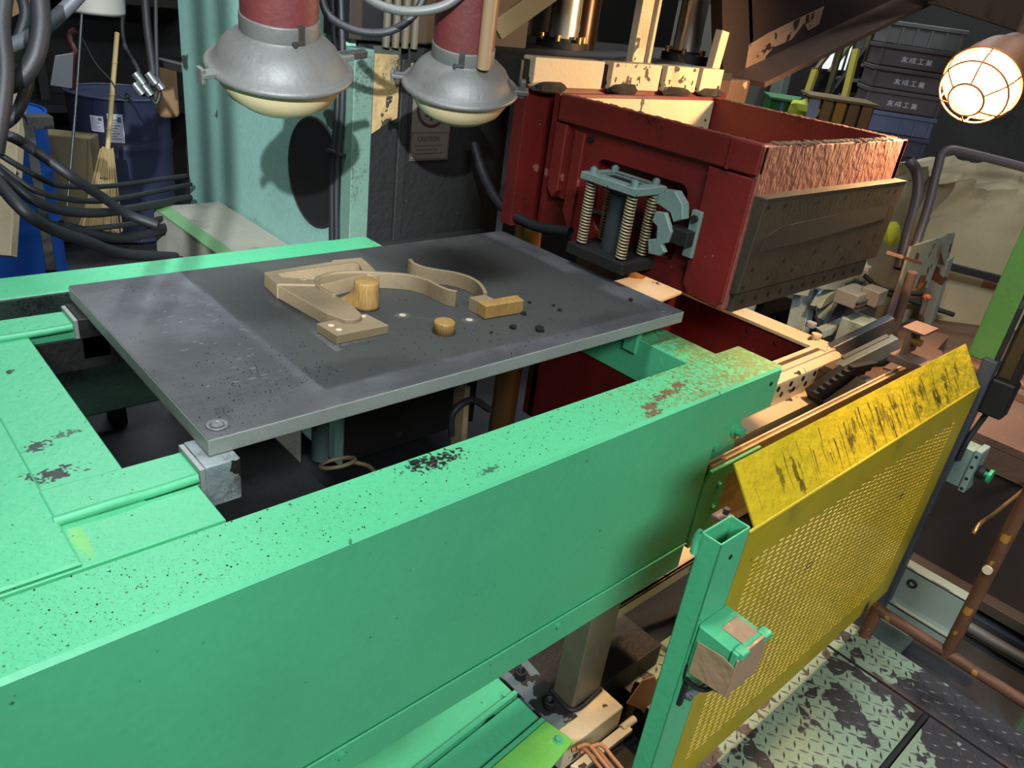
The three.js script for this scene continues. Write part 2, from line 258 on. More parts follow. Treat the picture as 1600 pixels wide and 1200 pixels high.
// world (x, -z) metres -> the whole texture once
greenTopTex.wrapS = greenTopTex.wrapT = THREE.ClampToEdgeWrapping;
const mapTo = (t, x0, x1, z0, z1) => { t.repeat.set(1 / (x1 - x0), -1 / (z1 - z0)); t.offset.set(-x0 / (x1 - x0), -z0 / (z1 - z0)); return t; };
mapTo(greenTopTex, GX0, GX1, GZ0, GZ1);
mat.greentop = new THREE.MeshStandardMaterial({ map: greenTopTex, roughness: 0.4, bumpMap: rep(bumpFine, 0.15), bumpScale: 0.0005 });
const TOP = 0.92;
{
  const t = thing('machine_table', 'long bright green welded machine table, scattered with black sand, carrying the grey pattern plate', 'machine table');
  const gt = (name, g, p = t) => topMat(M(name, g, mat.greentop, p), mat.green);
  // near beam: hollow box section with a recess at its right end
  gt('side_beam', [prism('Z', [[-0.3, 0.5], [1.405, 0.5], [1.405, 0.81], [1.625, 0.81], [1.625, TOP], [-0.3, TOP]], -0.852, -0.72, 0.006), bx(1.4, 1.57, 0.5, 0.815, -0.85, -0.755, 0.003)]);
  M('flange_strip', bx(-0.3, 1.39, 0.432, 0.502, -0.84, -0.716, 0.003), mat.green, t);
  M('weld_bead', tube([[-0.3, 0.502, -0.7165], [0.5, 0.503, -0.716], [1.395, 0.502, -0.7165]], 0.003, 60, 5), mat.green, t);
  M('cover_plate', prism('Z', [[1.405, 0.5], [1.507, 0.5], [1.507, 0.66], [1.64, 0.66], [1.64, 0.695], [1.425, 0.695], [1.405, 0.66]], -0.728, -0.7185, 0.002), mat.green, t);
  for (const p of [[1.475, 0.641], [1.478, 0.573]]) M('bolt', hexBolt([...p, -0.7185], [0, 0, 1], 0.008, 0.006, 1.35), mat.green, t);
  for (const p of [[1.445, 0.748], [1.548, 0.755]]) M('bolt', hexBolt([...p, -0.755], [0, 0, 1], 0.014, 0.024, 1.4), mat.green, t);
  for (const p of [[0.963, 0.484], [0.46, 0.484]]) M('bolt', hexBolt([...p, -0.716], [0, 0, 1], 0.009, 0.006, 1.3), mat.green, t);
  M('bolt', cyl([1.585, 0.885, -0.721], [1.585, 0.885, -0.7185], 0.006, 10), mat.black, t);
  // far beam and the deck at the left
  topMat(M('side_beam', [bx(-0.3, 1.23, 0.6, TOP, -1.895, -1.765, 0.007)], mat.greentop, t), pm(wear([40, 60, 50], { vary: 0.2, dirt: [20, 20, 20], dirtAt: 0.4, dirtAmt: 0.9, chip: [70, 150, 104], chipAt: 0.74 }), 0.5));  // sides blackened for grime and for the shade inside the opening
  gt('deck_plate', prism('Y', [[-0.3, -0.8535], [0.346, -0.8535], [0.346, -0.95], [0.273, -0.95], [0.273, -1.6], [-0.3, -1.6]], TOP - 0.012, TOP, 0.0015));
  gt('raised_cover', prism('Y', [[-0.3, -0.856], [0.165, -0.856], [0.165, -0.965], [0.1655, -1.6], [-0.3, -1.6]], TOP, TOP + 0.007, 0.003));
  for (const [z0, z1, x0] of [[-1.033, -0.96, 0.16], [-1.64, -1.565, -0.3]]) {
    gt('rail_rib', bx(x0, 0.356, TOP - 0.06, TOP + 0.009, z0, z1, 0.004));
    M('weld_bead', tube([[x0, TOP + 0.003, z1 + 0.002], [x0 + 0.08, TOP + 0.005, z1 + 0.003], [0.28, TOP + 0.003, z1 + 0.002], [0.35, TOP + 0.004, z1 + 0.001]], 0.008, 30, 6), mat.green, t);
    M('rail_stop', bx(0.353, 0.361, TOP - 0.07, 0.9385, z0 - 0.004, z1 + 0.004, 0.001), mat.plateside, t);
  }
  M('rail_block', bx(0.361, 0.416, 0.865, 0.9395, -1.04, -0.957, 0.003), pm(wear([132, 142, 142], { vary: 0.15, dirt: [74, 72, 68], dirtAt: 0.42, dirtAmt: 0.8, chip: [34, 30, 30], chipAt: 0.6, chipF: 4 }), 0.16, { bump: bumpRough, bumpScale: 0.003 }), t);
  M('rail_block', bx(0.361, 0.416, 0.85, 0.9395, -1.65, -1.56, 0.003), mat.dark, t);
  M('inner_web', bx(0.262, 0.273, 0.55, TOP - 0.012, -1.6, -0.95), mat.black, t);
  M('inner_web', bx(0.255, 0.43, 0.83, 0.9, -1.6, -1.56), mat.dark, t);
  gt('cross_beam', bx(1.46, 1.575, 0.79, 0.9, -1.3, -0.85, 0.004));
  gt('rail_stop', bx(1.452, 1.47, 0.86, 0.9385, -1.06, -1.02, 0.002));
  M('leg', [bx(0.1, 0.2, -0.12, 0.5, -0.84, -0.74), bx(0.1, 0.2, -0.12, 0.62, -1.88, -1.78)], mat.green, t);
}
// ------------------------------------------------------------------ pattern plate and what stands on it
const PX0 = 0.377, PX1 = 1.566, PZ0 = -1.67, PZ1 = -0.98, PT = 0.97;
{
  const W = 2000, H = 1160, sp = new Float32Array(W * H);
  const put = (x, z, r, a = 1) => { const px = (x - PX0) / (PX1 - PX0) * W, pz = (z - PZ0) / (PZ1 - PZ0) * H; for (let i = -4; i <= 4; i++) for (let j = -4; j <= 4; j++) if (Math.hypot(i, j) < r + 0.4 * rnd()) { const k = Math.floor(pz + j) * W + Math.floor(px + i); if (k >= 0 && k < W * H) sp[k] = a * R(0.6, 1); } };
  const gauss = (s) => s * (rnd() + rnd() + rnd() - 1.5);
  for (let k = 0; k < 9000; k++) put(R(PX0, PX1), R(PZ0, PZ1), 0.4 + 1.1 * rnd() ** 5, 0.7);
  for (let k = 0; k < 15000; k++) { const x = R(0.62, 1.5), z = R(-1.62, -1.04); if (fbm(x, z, 9, 3) > 0.48) put(x, z, 0.35 + 1.2 * rnd() ** 5, 0.85); }
  for (const [x, z, s, n] of [[0.47, -1.08, 0.1, 420], [0.47, -1.6, 0.07, 300], [1.2, -1.12, 0.16, 500], [0.75, -1.58, 0.1, 200], [0.95, -1.6, 0.12, 200], [0.43, -1.05, 0.02, 160], [1.45, -1.06, 0.08, 60]]) for (let k = 0; k < n; k++) put(x + gauss(s), z + gauss(s), 0.6 + 2.2 * rnd() ** 4);
  const pale = []; for (let k = 0; k < 46; k++) pale.push([R(0.44, 0.6), R(-1.55, -1.1), R(0.002, 0.012), R(0.0015, 0.005)]);
  const plateTex = makeTex(W, H, (u, v, o) => {
    const x = mix(PX0, PX1, u), z = mix(PZ0, PZ1, v), n = fbm(u, v, 5, 5, 1.7, 1), m = fbm(u + 3, v, 4, 4, 2, 1), g = vn(u * 900, v * 520, 4096);
    lerp3(o, [98, 98, 101], [70, 70, 72], ss(0.3, 0.7, n)); const st = fbm(u, v, 6, 3, 0.6, 18); for (let c = 0; c < 3; c++) o[c] *= 1 + 0.1 * (st - 0.5) + 0.06 * (g - 0.5);
    lerp3(o, o, [96, 90, 87], 0.5 * ss(0.56, 0.75, m) * ss(0.62, 0.55, x));
    // the coated field round the patterns with its scuffed border
    const e = 0.012 * (m - 0.5), inX = ss(0.598 + e, 0.606 + e, x), inZ = ss(-1.036 + e + 0.016 * ss(0.7, 1.3, x), -1.048 + e + 0.016 * ss(0.7, 1.3, x), z), inX2 = ss(1.5 + 2 * e, 1.47 + 2 * e, x);
    const f = inX * inZ * inX2; lerp3(o, o, [68, 69, 66], 0.92 * f * ss(0.15, 0.4, n + 0.3)); lerp3(o, o, [50, 50, 49], 0.6 * f * ss(0.5, 0.64, fbm(u + 7, v + 2, 3, 4, 1.7, 1)));
    const bd = ss(0.575, 0.595, x) * ss(0.612, 0.598, x) * inZ + ss(-1.03, -1.04, z) * 0; lerp3(o, o, [120, 122, 128], 0.22 * bd * ss(0.3, 0.6, n));
    const rim = Math.max(blob(x, z, 0.76, -1.19, 0.1, 0.06), 0); if (x < 0.716 && x > 0.698 && z > -1.46 && z < -1.16) lerp3(o, o, [150, 148, 142], 0.45 * ss(0.4, 0.62, 0.6 * m + 0.4 * g));
    if (z > -1.195 && z < -1.176 && x > 0.698 && x < 0.85) lerp3(o, o, [150, 148, 142], 0.4 * ss(0.4, 0.62, 0.6 * m + 0.4 * g));
    for (const [cx, cz, rx, rz] of pale) { const b = blob(x, z, cx, cz, rx, rz); if (b > 0) lerp3(o, o, [128, 118, 116], 0.7 * ss(0.1, 0.5, b + 0.3 * (g - 0.5))); }
    for (const [cx, cz] of [[0.915, -1.253], [1.033, -1.17]]) { const b = blob(x, z, cx, cz, 0.03, 0.024); if (b > 0) lerp3(o, o, [126, 126, 126], 0.5 * ss(0.2, 0.7, b + 0.2 * (g - 0.5))); }
    if (Math.abs((x - 0.97) * 0.85 - (z + 1.2)) < 0.0012 && x > 0.9 && x < 0.98) lerp3(o, o, [124, 124, 124], 0.5);
    const s = sp[Math.floor(v * H) * W + Math.floor(u * W)]; if (s) lerp3(o, o, [22, 21, 22], s);
  });
  plateTex.wrapS = plateTex.wrapT = THREE.ClampToEdgeWrapping; mapTo(plateTex, PX0, PX1, PZ0, PZ1);
  mat.platetop = new THREE.MeshStandardMaterial({ map: plateTex, roughness: 0.56, metalness: 0.12, bumpMap: rep(bumpFine, 0.2), bumpScale: 0.0004 });
  const t = thing('pattern_plate', 'large dark grey steel pattern plate dusted with black sand, lying across the green table', 'metal plate');
  topMat(M('plate', bx(PX0, PX1, 0.94, PT, PZ0, PZ1, 0.003), mat.platetop, t), mat.plateside);
  for (const [x, z] of [[0.406, -1.014], [1.521, -1.013]]) {
    const b = M('bushing', lathe([[0.011, 0], [0.0165, 0], [0.0175, 0.0012], [0.0165, 0.0022], [0.0105, 0.0022], [0.0095, 0.0005]], 28).translate(x, PT - 0.0003, z), mat.steel, t);
    M('pin', cyl([x, PT, z], [x, PT + 0.0016, z], 0.0085, 20), mat.steel, b);
  }
  for (const p of [[0.915, -1.253], [1.033, -1.17]]) M('filler_plug', cyl([p[0], PT - 0.001, p[1]], [p[0], PT + 0.0006, p[1]], 0.0075, 18), mat.cream, t);
}
{ // tan metal pattern: foot block, wedge bar, framed corner and the looped wall
  const t = thing('bracket_pattern', 'tan metal casting pattern with a square foot, frame corner and looped thin wall', 'casting pattern');
  M('foot', prism('Y', [[0.709, -1.252], [0.714, -1.186], [0.832, -1.185], [0.823, -1.254]], PT, PT + 0.02, 0.0015), mat.tan, t);
  const end = arc(0.775, -1.246, 0.028, 0.1, PI * 0.75, 8);
  M('bar', prism('Y', [[0.809, -1.29], ...end.map(([x, z]) => [x, z + 0.0]), [0.74, -1.268], [0.722, -1.44], [0.724, -1.464], [0.8, -1.43]], PT, PT + 0.03, 0.002), mat.tan, t);
  M('frame', prism('Y', [[0.728, -1.515], [0.9, -1.522], [0.905, -1.532], [0.98, -1.523], [0.975, -1.49], [0.955, -1.405], [0.945, -1.405], [0.93, -1.42], [0.806, -1.4], [0.72, -1.44]], PT, PT + 0.034, 0.0015,
    [[[0.75, -1.5], [0.948, -1.503], [0.952, -1.488], [0.932, -1.438], [0.905, -1.449], [0.86, -1.459], [0.82, -1.45], [0.803, -1.432], [0.745, -1.472]]]), mat.tan, t);
  M('pocket_floor', prism('Y', [[0.745, -1.505], [0.95, -1.505], [0.935, -1.43], [0.8, -1.425], [0.74, -1.46]], PT, PT + 0.006), mat.tan, t);
  M('corner_rib', beam([0.728, PT + 0.012, -1.468], [0.79, PT + 0.025, -1.44], 0.006, 0.024), mat.tan, t);
  const wall = (c, w) => { const cv = new THREE.CatmullRomCurve3(c.map(([x, z]) => new THREE.Vector3(x, 0, z))), L = [], Rr = []; for (let i = 0; i <= 44; i++) { const p = cv.getPoint(i / 44), d = cv.getTangent(i / 44), n = [-d.z, d.x], k = w / 2; L.push([p.x + n[0] * k, p.z + n[1] * k]); Rr.push([p.x - n[0] * k, p.z - n[1] * k]); } return [...L, ...Rr.reverse()]; };
  M('looped_wall', prism('Y', wall([[0.795, -1.335], [0.79, -1.375], [0.8, -1.415], [0.825, -1.44], [0.868, -1.45], [0.915, -1.438], [0.96, -1.41], [1.01, -1.376], [1.032, -1.335], [1.035, -1.292], [1.04, -1.262], [1.052, -1.243]], 0.009), PT, PT + 0.038, 0.0012), mat.tan, t);
  for (const [x, z] of [[0.809, -1.243], [0.728, -1.23], [0.731, -1.206]]) M('filler_plug', cyl([x, PT + 0.019, z], [x, PT + 0.0207, z], 0.0062, 16), mat.cream, t);
  const c = thing('curved_rib_pattern', 'tan curved strip pattern with a hooked end and a small square base block', 'casting pattern');
  M('curved_wall', prism('Y', wall([[1.083, -1.468], [1.075, -1.44], [1.082, -1.408], [1.102, -1.38], [1.128, -1.35], [1.142, -1.315], [1.142, -1.28], [1.128, -1.243], [1.112, -1.215]], 0.009), PT, PT + 0.036, 0.0012), mat.tan, c);
  M('base_block', prism('Y', [[1.066, -1.215], [1.108, -1.213], [1.112, -1.186], [1.068, -1.182]], PT, PT + 0.032, 0.0015), mat.tan, c);
}
{
  const rp = thing('wooden_riser', 'varnished wooden round post with a flared foot, tallest piece on the plate', 'wooden pattern', [0.868, PT, -1.325]);
  const pg = lathe([[0, 0], [0.0295, 0], [0.029, 0.008], [0.0285, 0.016], [0.028, 0.024], [0.0275, 0.032], [0.027, 0.042], [0.0265, 0.058], [0.0245, 0.0605], [0, 0.0615]], 56), pp = pg.attributes.position;
  for (let i = 0; i < pp.count; i++) { const x = pp.getX(i), y = pp.getY(i), z = pp.getZ(i), r = Math.hypot(x, z); if (r < 0.02) continue; const c = Math.max(0, (x * -0.62 + z * -0.78) / r), k = 0.05 * c ** 3 * Math.max(0, 1 - y / 0.042) ** 1.8; pp.setX(i, x + k * -0.62); pp.setZ(i, z + k * -0.78); }
  pg.computeVertexNormals(); M('post', pg, mat.wood, rp);
  const pl = tag(M('wooden_plug', lathe([[0, 0], [0.0245, 0], [0.0225, 0.02], [0.0215, 0.0235], [0.0195, 0.025], [0, 0.0245]], 40).translate(0.9425, PT, -1.143), mat.wood), 'small round wooden plug, lowest of the wooden pieces on the plate', 'wooden pattern');
  const wb = tag(M('wooden_block', prism('Y', [[1.066, -1.183], [1.063, -1.155], [1.17, -1.147], [1.176, -1.178]], PT, PT + 0.034, 0.003), mat.wood), 'rectangular wooden block with a sloping end, touching the curved strip pattern', 'wooden pattern');
}
for (const [p, r, lab] of [[[1.092, -1.092], 0.0075, 'small black sand lump in front of the wooden block'], [[1.137, -1.056], 0.0105, 'largest black sand lump, near the front edge of the plate'], [[1.488, -1.09], 0.006, 'black sand lump near the far right corner of the plate'], [[1.265, -1.12], 0.0055, 'front one of two black sand crumbs right of the wooden block'], [[1.231, -1.187], 0.0045, 'black sand crumb standing behind right of the wooden block'], [[1.273, -1.149], 0.004, 'rear one of two black sand crumbs right of the wooden block'], [[1.031, -1.093], 0.0035, 'tiny black sand crumb left of the larger lumps'], [[1.168, -1.14], 0.0065, 'black sand lump touching the right end of the wooden block']])
  one('sand_lump', lab, 'sand lump', rockGeo(r, p[0] * 40).translate(p[0], PT + r * 0.55, p[1]), mat.lump, 'black sand lumps on the pattern plate');
one('sand_lump', 'black sand lump at the inner edge of the green beam', 'sand lump', rockGeo(0.006, 3).scale(1.5, 1, 1).translate(...[0.65, 0.924, -0.83]), mat.lump);
{ // loose grains: nobody could count them
  const g = new THREE.IcosahedronGeometry(0.0008, 0), n = 1800, im = new THREE.InstancedMesh(g, mat.lump, n), m = new THREE.Matrix4(); im.name = 'sand_grains';
  for (let k = 0; k < n; k++) { let x, z, y = PT; if (k < 1000) { do { x = R(PX0 + 0.01, PX1 - 0.02); z = R(PZ0 + 0.02, PZ1 - 0.01); } while (fbm(x, z, 9, 3) < 0.45); if (k < 300) { x = mix(0.47, x, 0.18); z = mix(-1.09, z, 0.25); } } else { x = R(0.1, 1.55); z = R(-0.845, -0.73); y = TOP; } const s = 0.5 + 1.6 * rnd() ** 3; m.makeRotationY(R(0, 6)).scale(new THREE.Vector3(s, s * 0.6, s)).setPosition(x, y + 0.0004, z); im.setMatrixAt(k, m); }
  im.castShadow = im.receiveShadow = true; im.userData = { kind: 'stuff', label: 'loose black sand grains on the plate and the green beam', category: 'sand' }; scene.add(im);
}
// ------------------------------------------------------------------ upper red flask (x 1.67..2.46, z -0.94..-1.63)
const FX0 = 1.67, FX1 = 2.46, FZ0 = -1.63, FZ1 = -0.94;
{
  const t = thing('upper_flask', 'big red open-topped box with a bolted grey front plate, hanging below the press rods', 'moulding box');
  M('front_wall', bx(FX0, FX1, 0.97, 1.375, FZ1 - 0.03, FZ1, 0.004), mat.redrough, t);
  M('back_wall', bx(FX0, FX1, 0.97, 1.375, FZ0, FZ0 + 0.02), mat.red, t);
  M('right_wall', bx(FX1 - 0.03, FX1, 0.97, 1.375, FZ0, FZ1), mat.red, t);
  M('left_wall', prism('X', [[FZ1 - 0.001, 0.97], [FZ1 - 0.001, 1.372], [FZ0, 1.372], [FZ0, 1.09], [-1.5, 1.09], [-1.49, 0.97]].map(([z, y]) => [z, y]), FX0 + 0.008, FX0 + 0.04, 0.003, [rrect(-1.44, -1.12, 1.03, 1.24, 0.03)]), mat.red, t);
  M('recess_panel', bx(FX0 + 0.04, FX0 + 0.05, 0.99, 1.27, -1.47, -1.09), mat.red, t);
  M('rim_band', [bx(FX0 - 0.01, FX0 + 0.02, 1.305, 1.378, -1.6, FZ1, 0.006)], mat.red, t);
  M('corner_post', prism('X', [[-0.942, 0.99], [-0.942, 1.3], [-1.075, 1.3], [-1.07, 1.0], [-1.05, 0.975], [-0.96, 0.97]], FX0 - 0.006, FX0 + 0.012, 0.004), mat.red, t);
  M('rear_rib', prism('X', [[-1.6, 1.3], [-1.555, 1.3], [-1.555, 1.115], [-1.575, 1.09], [-1.6, 1.115]], FX0 - 0.012, FX0 + 0.012, 0.003), mat.red, t);
  M('rear_rib', prism('X', [[-1.53, 1.29], [-1.49, 1.29], [-1.49, 1.0], [-1.53, 1.06]], FX0 - 0.004, FX0 + 0.012, 0.003), mat.red, t);
  for (const z of [-1.02]) M('weld_seam', beam([FX0 - 0.012, 1.305, z], [FX0 - 0.012, 1.376, z], 0.004, 0.008, [0, 0, 1]), mat.red, t);
  M('flask_floor', bx(FX0 + 0.02, FX1 - 0.02, 1.08, 1.09, FZ0 + 0.01, FZ1 - 0.01), mat.sand, t);
  for (const [a, b] of [[FX0 + 0.035, 2.03], [2.038, FX1 - 0.035]]) M('back_liner', bx(a, b, 1.09, 1.366, FZ0 + 0.02, FZ0 + 0.028), mat.cream, t);
  // sand caked on the rim
  const rim = []; for (let k = 0; k < 150; k++) { const q = k / 150; rim.push(rockGeo(R(0.004, 0.009), k).scale(1.3, 0.6, 1).translate(R(FX0 + 0.06, FX1 - 0.06), 1.376, FZ1 - R(0.004, 0.026))); }
  for (let k = 0; k < 130; k++) rim.push(rockGeo(R(0.003, 0.006), k + 300).scale(1, 0.5, 1.6).translate(FX0 + R(0.0, 0.03), 1.376, R(FZ0 + 0.05, FZ1 - 0.03)), rockGeo(R(0.003, 0.006), k + 500).scale(1, 0.5, 1.6).translate(FX1 - R(0.004, 0.026), 1.375, R(FZ0 + 0.05, FZ1 - 0.03)));
  M('caked_sand', rim, plain(c8(92, 74, 54), 0.95), t).userData.kind = 'stuff';
  // bolted front plate
  const p = M('front_plate', prism('X', [[FZ1 - 0.01, 1.262], [-0.905, 1.262], [-0.908, 1.25], [-0.918, 1.02], [-0.93, 1.012], [FZ1 - 0.01, 1.012]], FX0 + 0.012, FX1 + 0.012, 0.003), mat.platedull, t);
  M('bottom_strip', bx(FX0 + 0.02, FX1 - 0.03, 0.966, 1.012, FZ1 - 0.01, -0.925, 0.003), mat.platedull, t);
  M('wear_strip', prism('Z', [[1.72, 1.125], [1.735, 1.165], [1.8, 1.185], [2.4, 1.2], [2.42, 1.15], [1.95, 1.128]], -0.93, -0.9105, 0.001), plain(c8(40, 34, 32), 0.7), t);
  const hole = (x, y, z, r = 0.006) => cyl([x, y, z - 0.006], [x, y, z], r, 12);
  for (const [x, y] of [[1.7, 1.24], [1.78, 1.238], [1.95, 1.236], [2.1, 1.236], [2.24, 1.236], [2.37, 1.236], [2.42, 1.236], [1.72, 1.08], [1.87, 1.085], [2.03, 1.09], [2.17, 1.09], [2.3, 1.09], [2.4, 1.1], [1.7, 1.035], [1.81, 1.045], [1.93, 1.05], [2.11, 1.05], [2.22, 1.05]]) M('bolt', hole(x, y, mix(-0.9165, -0.9075, (y - 1.02) / 0.23)), mat.black, p);
  for (let i = 0; i < 11; i++) M('vent_hole', hole(1.73 + i * 0.062, 0.99, -0.9245, 0.0075), mat.black, t);
  for (const [z, y] of [[-1.47, 1.28], [-1.07, 1.04], [-1.1, 1.09]]) M('bolt', cyl([FX0 - 0.001, y, z], [FX0 + 0.012, y, z], 0.009, 12), mat.black, t);
}
{ // sprung vibrator unit on the left face of the red box
  const t = thing('spring_unit', 'pale green sprung vibrator unit with four coil springs on the side of the red box', 'vibrator unit');
  const zA = -1.335, zB = -1.195, x0 = 1.55, x1 = 1.635, yT = 1.205, yB = 1.035;
  M('top_plate', prism('Y', [[x0 - 0.02, zA - 0.025], [x1 + 0.02, zA - 0.025], [x1 + 0.02, zB + 0.022], [x0 - 0.02, zB + 0.022]], yT, yT + 0.02, 0.002, [[[x0 + 0.012, zA + 0.006], [x1 - 0.006, zA + 0.006], [x1 - 0.006, zB - 0.008], [x0 + 0.012, zB - 0.008]]]), mat.paleblue, t);
  M('inset_plate', bx(x0 + 0.01, x1 - 0.004, yT + 0.002, yT + 0.012, zA + 0.004, zB - 0.006), mat.dark, t);
  M('bottom_plate', bx(x0 - 0.025, x1 + 0.03, yB - 0.03, yB, zA - 0.03, zB + 0.03, 0.003), mat.dark, t);
  M('cylinder', [cyl([1.6, yB, -1.262], [1.6, yT - 0.02, -1.262], 0.036, 28), cyl([1.6, yT - 0.03, -1.262], [1.6, yT - 0.01, -1.262], 0.031, 28)], plain(c8(62, 68, 74), 0.5, 0.2), t);
  for (const [x, z] of [[x0, zA], [x0, zB], [x1, zA], [x1, zB]]) {
    const n = 20, pts = []; for (let i = 0; i <= n * 10; i++) { const a = i / 10 * 2 * PI; pts.push(new THREE.Vector3(x + 0.0125 * Math.cos(a), yB + 0.004 + (yT - yB - 0.008) * i / (n * 10), z + 0.0125 * Math.sin(a))); }
    M('coil_spring', new THREE.TubeGeometry(new THREE.CatmullRomCurve3(pts), n * 12, 0.0027, 6), plain(c8(178, 160, 126), 0.45, 0.4), t);
    M('guide_rod', cyl([x, yB, z], [x, yT + 0.01, z], 0.007, 10), mat.dark, t);
    M('nut', [...hexBolt([x, yT + 0.02, z], [0, 1, 0], 0.011, 0.012), cyl([x, yT + 0.03, z], [x, yT + 0.036, z], 0.006, 10)], mat.paleblue, t);
  }
  M('side_bracket', prism('X', [[-1.2, 1.215], [-1.13, 1.225], [-1.1, 1.2], [-1.09, 1.165], [-1.115, 1.15], [-1.13, 1.17], [-1.17, 1.18], [-1.2, 1.18]], 1.63, 1.66, 0.002), mat.paleblue, t);
  M('side_bracket', prism('X', [[-1.165, 1.165], [-1.135, 1.17], [-1.105, 1.13], [-1.11, 1.1], [-1.125, 1.09], [-1.11, 1.075], [-1.125, 1.06], [-1.16, 1.055], [-1.17, 1.09], [-1.145, 1.1], [-1.15, 1.13], [-1.17, 1.14]], 1.615, 1.63, 0.002), mat.paleblue, t);
  M('mount_plate', bx(1.655, 1.672, 1.07, 1.19, -1.085, -1.055, 0.002), mat.paleblue, t);
  M('bolt', hexBolt([1.655, 1.17, -1.07], [-1, 0, 0], 0.01, 0.008), mat.dark, t);
  M('mount_arm', bx(1.625, 1.672, 1.1, 1.14, -1.16, -1.06, 0.003), mat.dark, t);
}
// ------------------------------------------------------------------ press head above the red box
{
  const t = thing('press_head', 'cream press head bar of four blocks with two chrome rods above the red box', 'press');
  const z = -1.66, chipped = pm(wear([206, 186, 152], { vary: 0.06, dirt: [150, 126, 96], dirtAt: 0.5, dirtAmt: 0.5, chip: [44, 34, 26], chipAt: 0.63, chipF: 22 }), 0.4, { roughness: 0.6 });
  M('carrier', bx(1.6, 2.6, 0.98, 1.385, z - 0.06, z - 0.012), mat.red, t);
  M('shade_crown', bx(1.22, 2.62, 2.05, 2.7, -2.7, -0.98, 0.01), mat.dark, t);  // unseen block, sized to keep ceiling light off the red box
  M('carrier_plate', bx(1.57, 2.62, 1.375, 1.452, z - 0.6, z - 0.02, 0.004), mat.dark, t);
  const xs = [[1.605, 1.895], [1.935, 2.175], [2.205, 2.38], [2.405, 2.53]];
  for (const [a, b] of xs) { M('head_block', bx(a, b, 1.382, 1.462, z - 0.05, z, 0.003), a > 1.9 && a < 2.3 ? chipped : mat.cream, t); const s = rockGeo(0.05, a * 9); s.scale(1.5, 0.42, 0.35).translate(a + 0.06, 1.384, z + 0.006); M('sand_heap', s, mat.sand, t); }
  for (const [x, zz] of [[2.21, -2.16], [2.83, -2.06]]) {
    M('press_rod', cyl([x, 1.44, zz], [x, 2.7, zz], 0.055, 36), mat.chrome, t);
    M('rod_flange', [cyl([x, 1.44, zz], [x, 1.475, zz], 0.095, 36), cyl([x, 1.475, zz], [x, 1.485, zz], 0.062, 36)], mat.dark, t);
    for (let k = 0; k < 6; k++) { const a = k * PI / 3 + 0.5; M('bolt', hexBolt([x + 0.08 * Math.cos(a), 1.475, zz + 0.08 * Math.sin(a)], [0, 1, 0], 0.011, 0.02), mat.bronze, t); }
    M('rod_collar', cyl([x, 1.51, zz], [x, 1.535, zz], 0.0565, 36), mat.chrome, t);
  }
  M('guide_bar', bx(2.14, 2.2, 1.44, 2.7, -1.79, -1.76, 0.003), mat.cream, t);
  M('guide_bar', bx(2.235, 2.25, 1.44, 2.7, -1.79, -1.77, 0.003), mat.cream, t);
  M('guide_bar', bx(2.45, 2.49, 1.44, 2.7, -2.02, -2.0, 0.003), mat.cream, t);
  M('dark_rod', cyl([2.33, 1.44, -2.2], [2.33, 2.7, -2.2], 0.07, 28), plain(c8(58, 42, 30), 0.3, 0.6), t);
  M('stop_post', prism('Z', [[2.5, 1.46], [2.545, 1.46], [2.555, 1.58], [2.51, 1.585]], -1.72, -1.69, 0.002), mat.cream, t);
  M('back_frame', bx(1.62, 3.3, 1.46, 2.7, -2.6, -2.5), mat.dark, t);
}
{ // I-section gusset arm rising to the upper right, and the beam it joins
  const t = thing('gusset_arm', 'heavy brown steel arm with peeling cream paint, slanting up to the right', 'steel beam');
  const z0 = -1.75, P = [[2.746, 1.449, -1.75], [2.8, 1.41, -1.75], [2.897, 1.417, -1.75], [4.332, 1.888, -1.75], [6.037, 2.457, -1.75], [3.636, 2.106, -1.75], [2.583, 1.8, -1.75]].map((p) => [p[0], p[1]]);
  M('web', prism('Z', P, z0 - 0.11, z0 - 0.06), pm(wear([52, 38, 32], { vary: 0.15, dirt: [34, 26, 22], dirtAt: 0.48, dirtAmt: 0.8 }), 0.9, { roughness: 0.65 }), t);
  M('paint_patch', prism('Z', [[2.901, 1.441, -1.81], [2.884, 1.543, -1.81], [3, 1.592, -1.81], [3.377, 1.719, -1.81], [3.376, 1.65, -1.81], [3.301, 1.621, -1.81], [3.253, 1.647, -1.81], [3.187, 1.579, -1.81], [3.065, 1.544, -1.81], [3.024, 1.508, -1.81], [3.027, 1.484, -1.81]].map((p) => [p[0], p[1]]), z0 - 0.061, z0 - 0.058, 0.0005), pm(wear([176, 140, 112], { vary: 0.1, chip: [60, 44, 36], chipAt: 0.64, chipF: 8 }), 0.3), t);
  const a = V([2.804, 1.419, -1.75]), b = V([5.718, 2.322, -1.75]);
  M('lower_flange', beam(a.toArray(), b.toArray(), 0.2, 0.02), mat.brown, t);
  M('end_plate', beam([2.753, 1.812, -1.86], [2.976, 1.416, -1.86], 0.025, 0.1, [0, 0, 1]), mat.dark, t);
  M('support_bracket', bx(2.55, 2.75, 1.32, 1.43, -1.84, -1.68, 0.006), mat.brown, t);
  const h = one('overhead_beam', 'wide grey-brown steel sheet crossing the top right corner above the lamp', 'steel beam', [prism('Z', [[3.91, 1.804, -1.6], [5.76, 1.755, -1.6], [5.605, 2.337, -1.6], [3.503, 2.133, -1.6]].map((p) => [p[0], p[1]]), -1.62, -1.6, 0.003), beam([3.915, 1.799, -1.6], [5.769, 1.749, -1.6], 0.03, 0.008)], mat.brown);
}
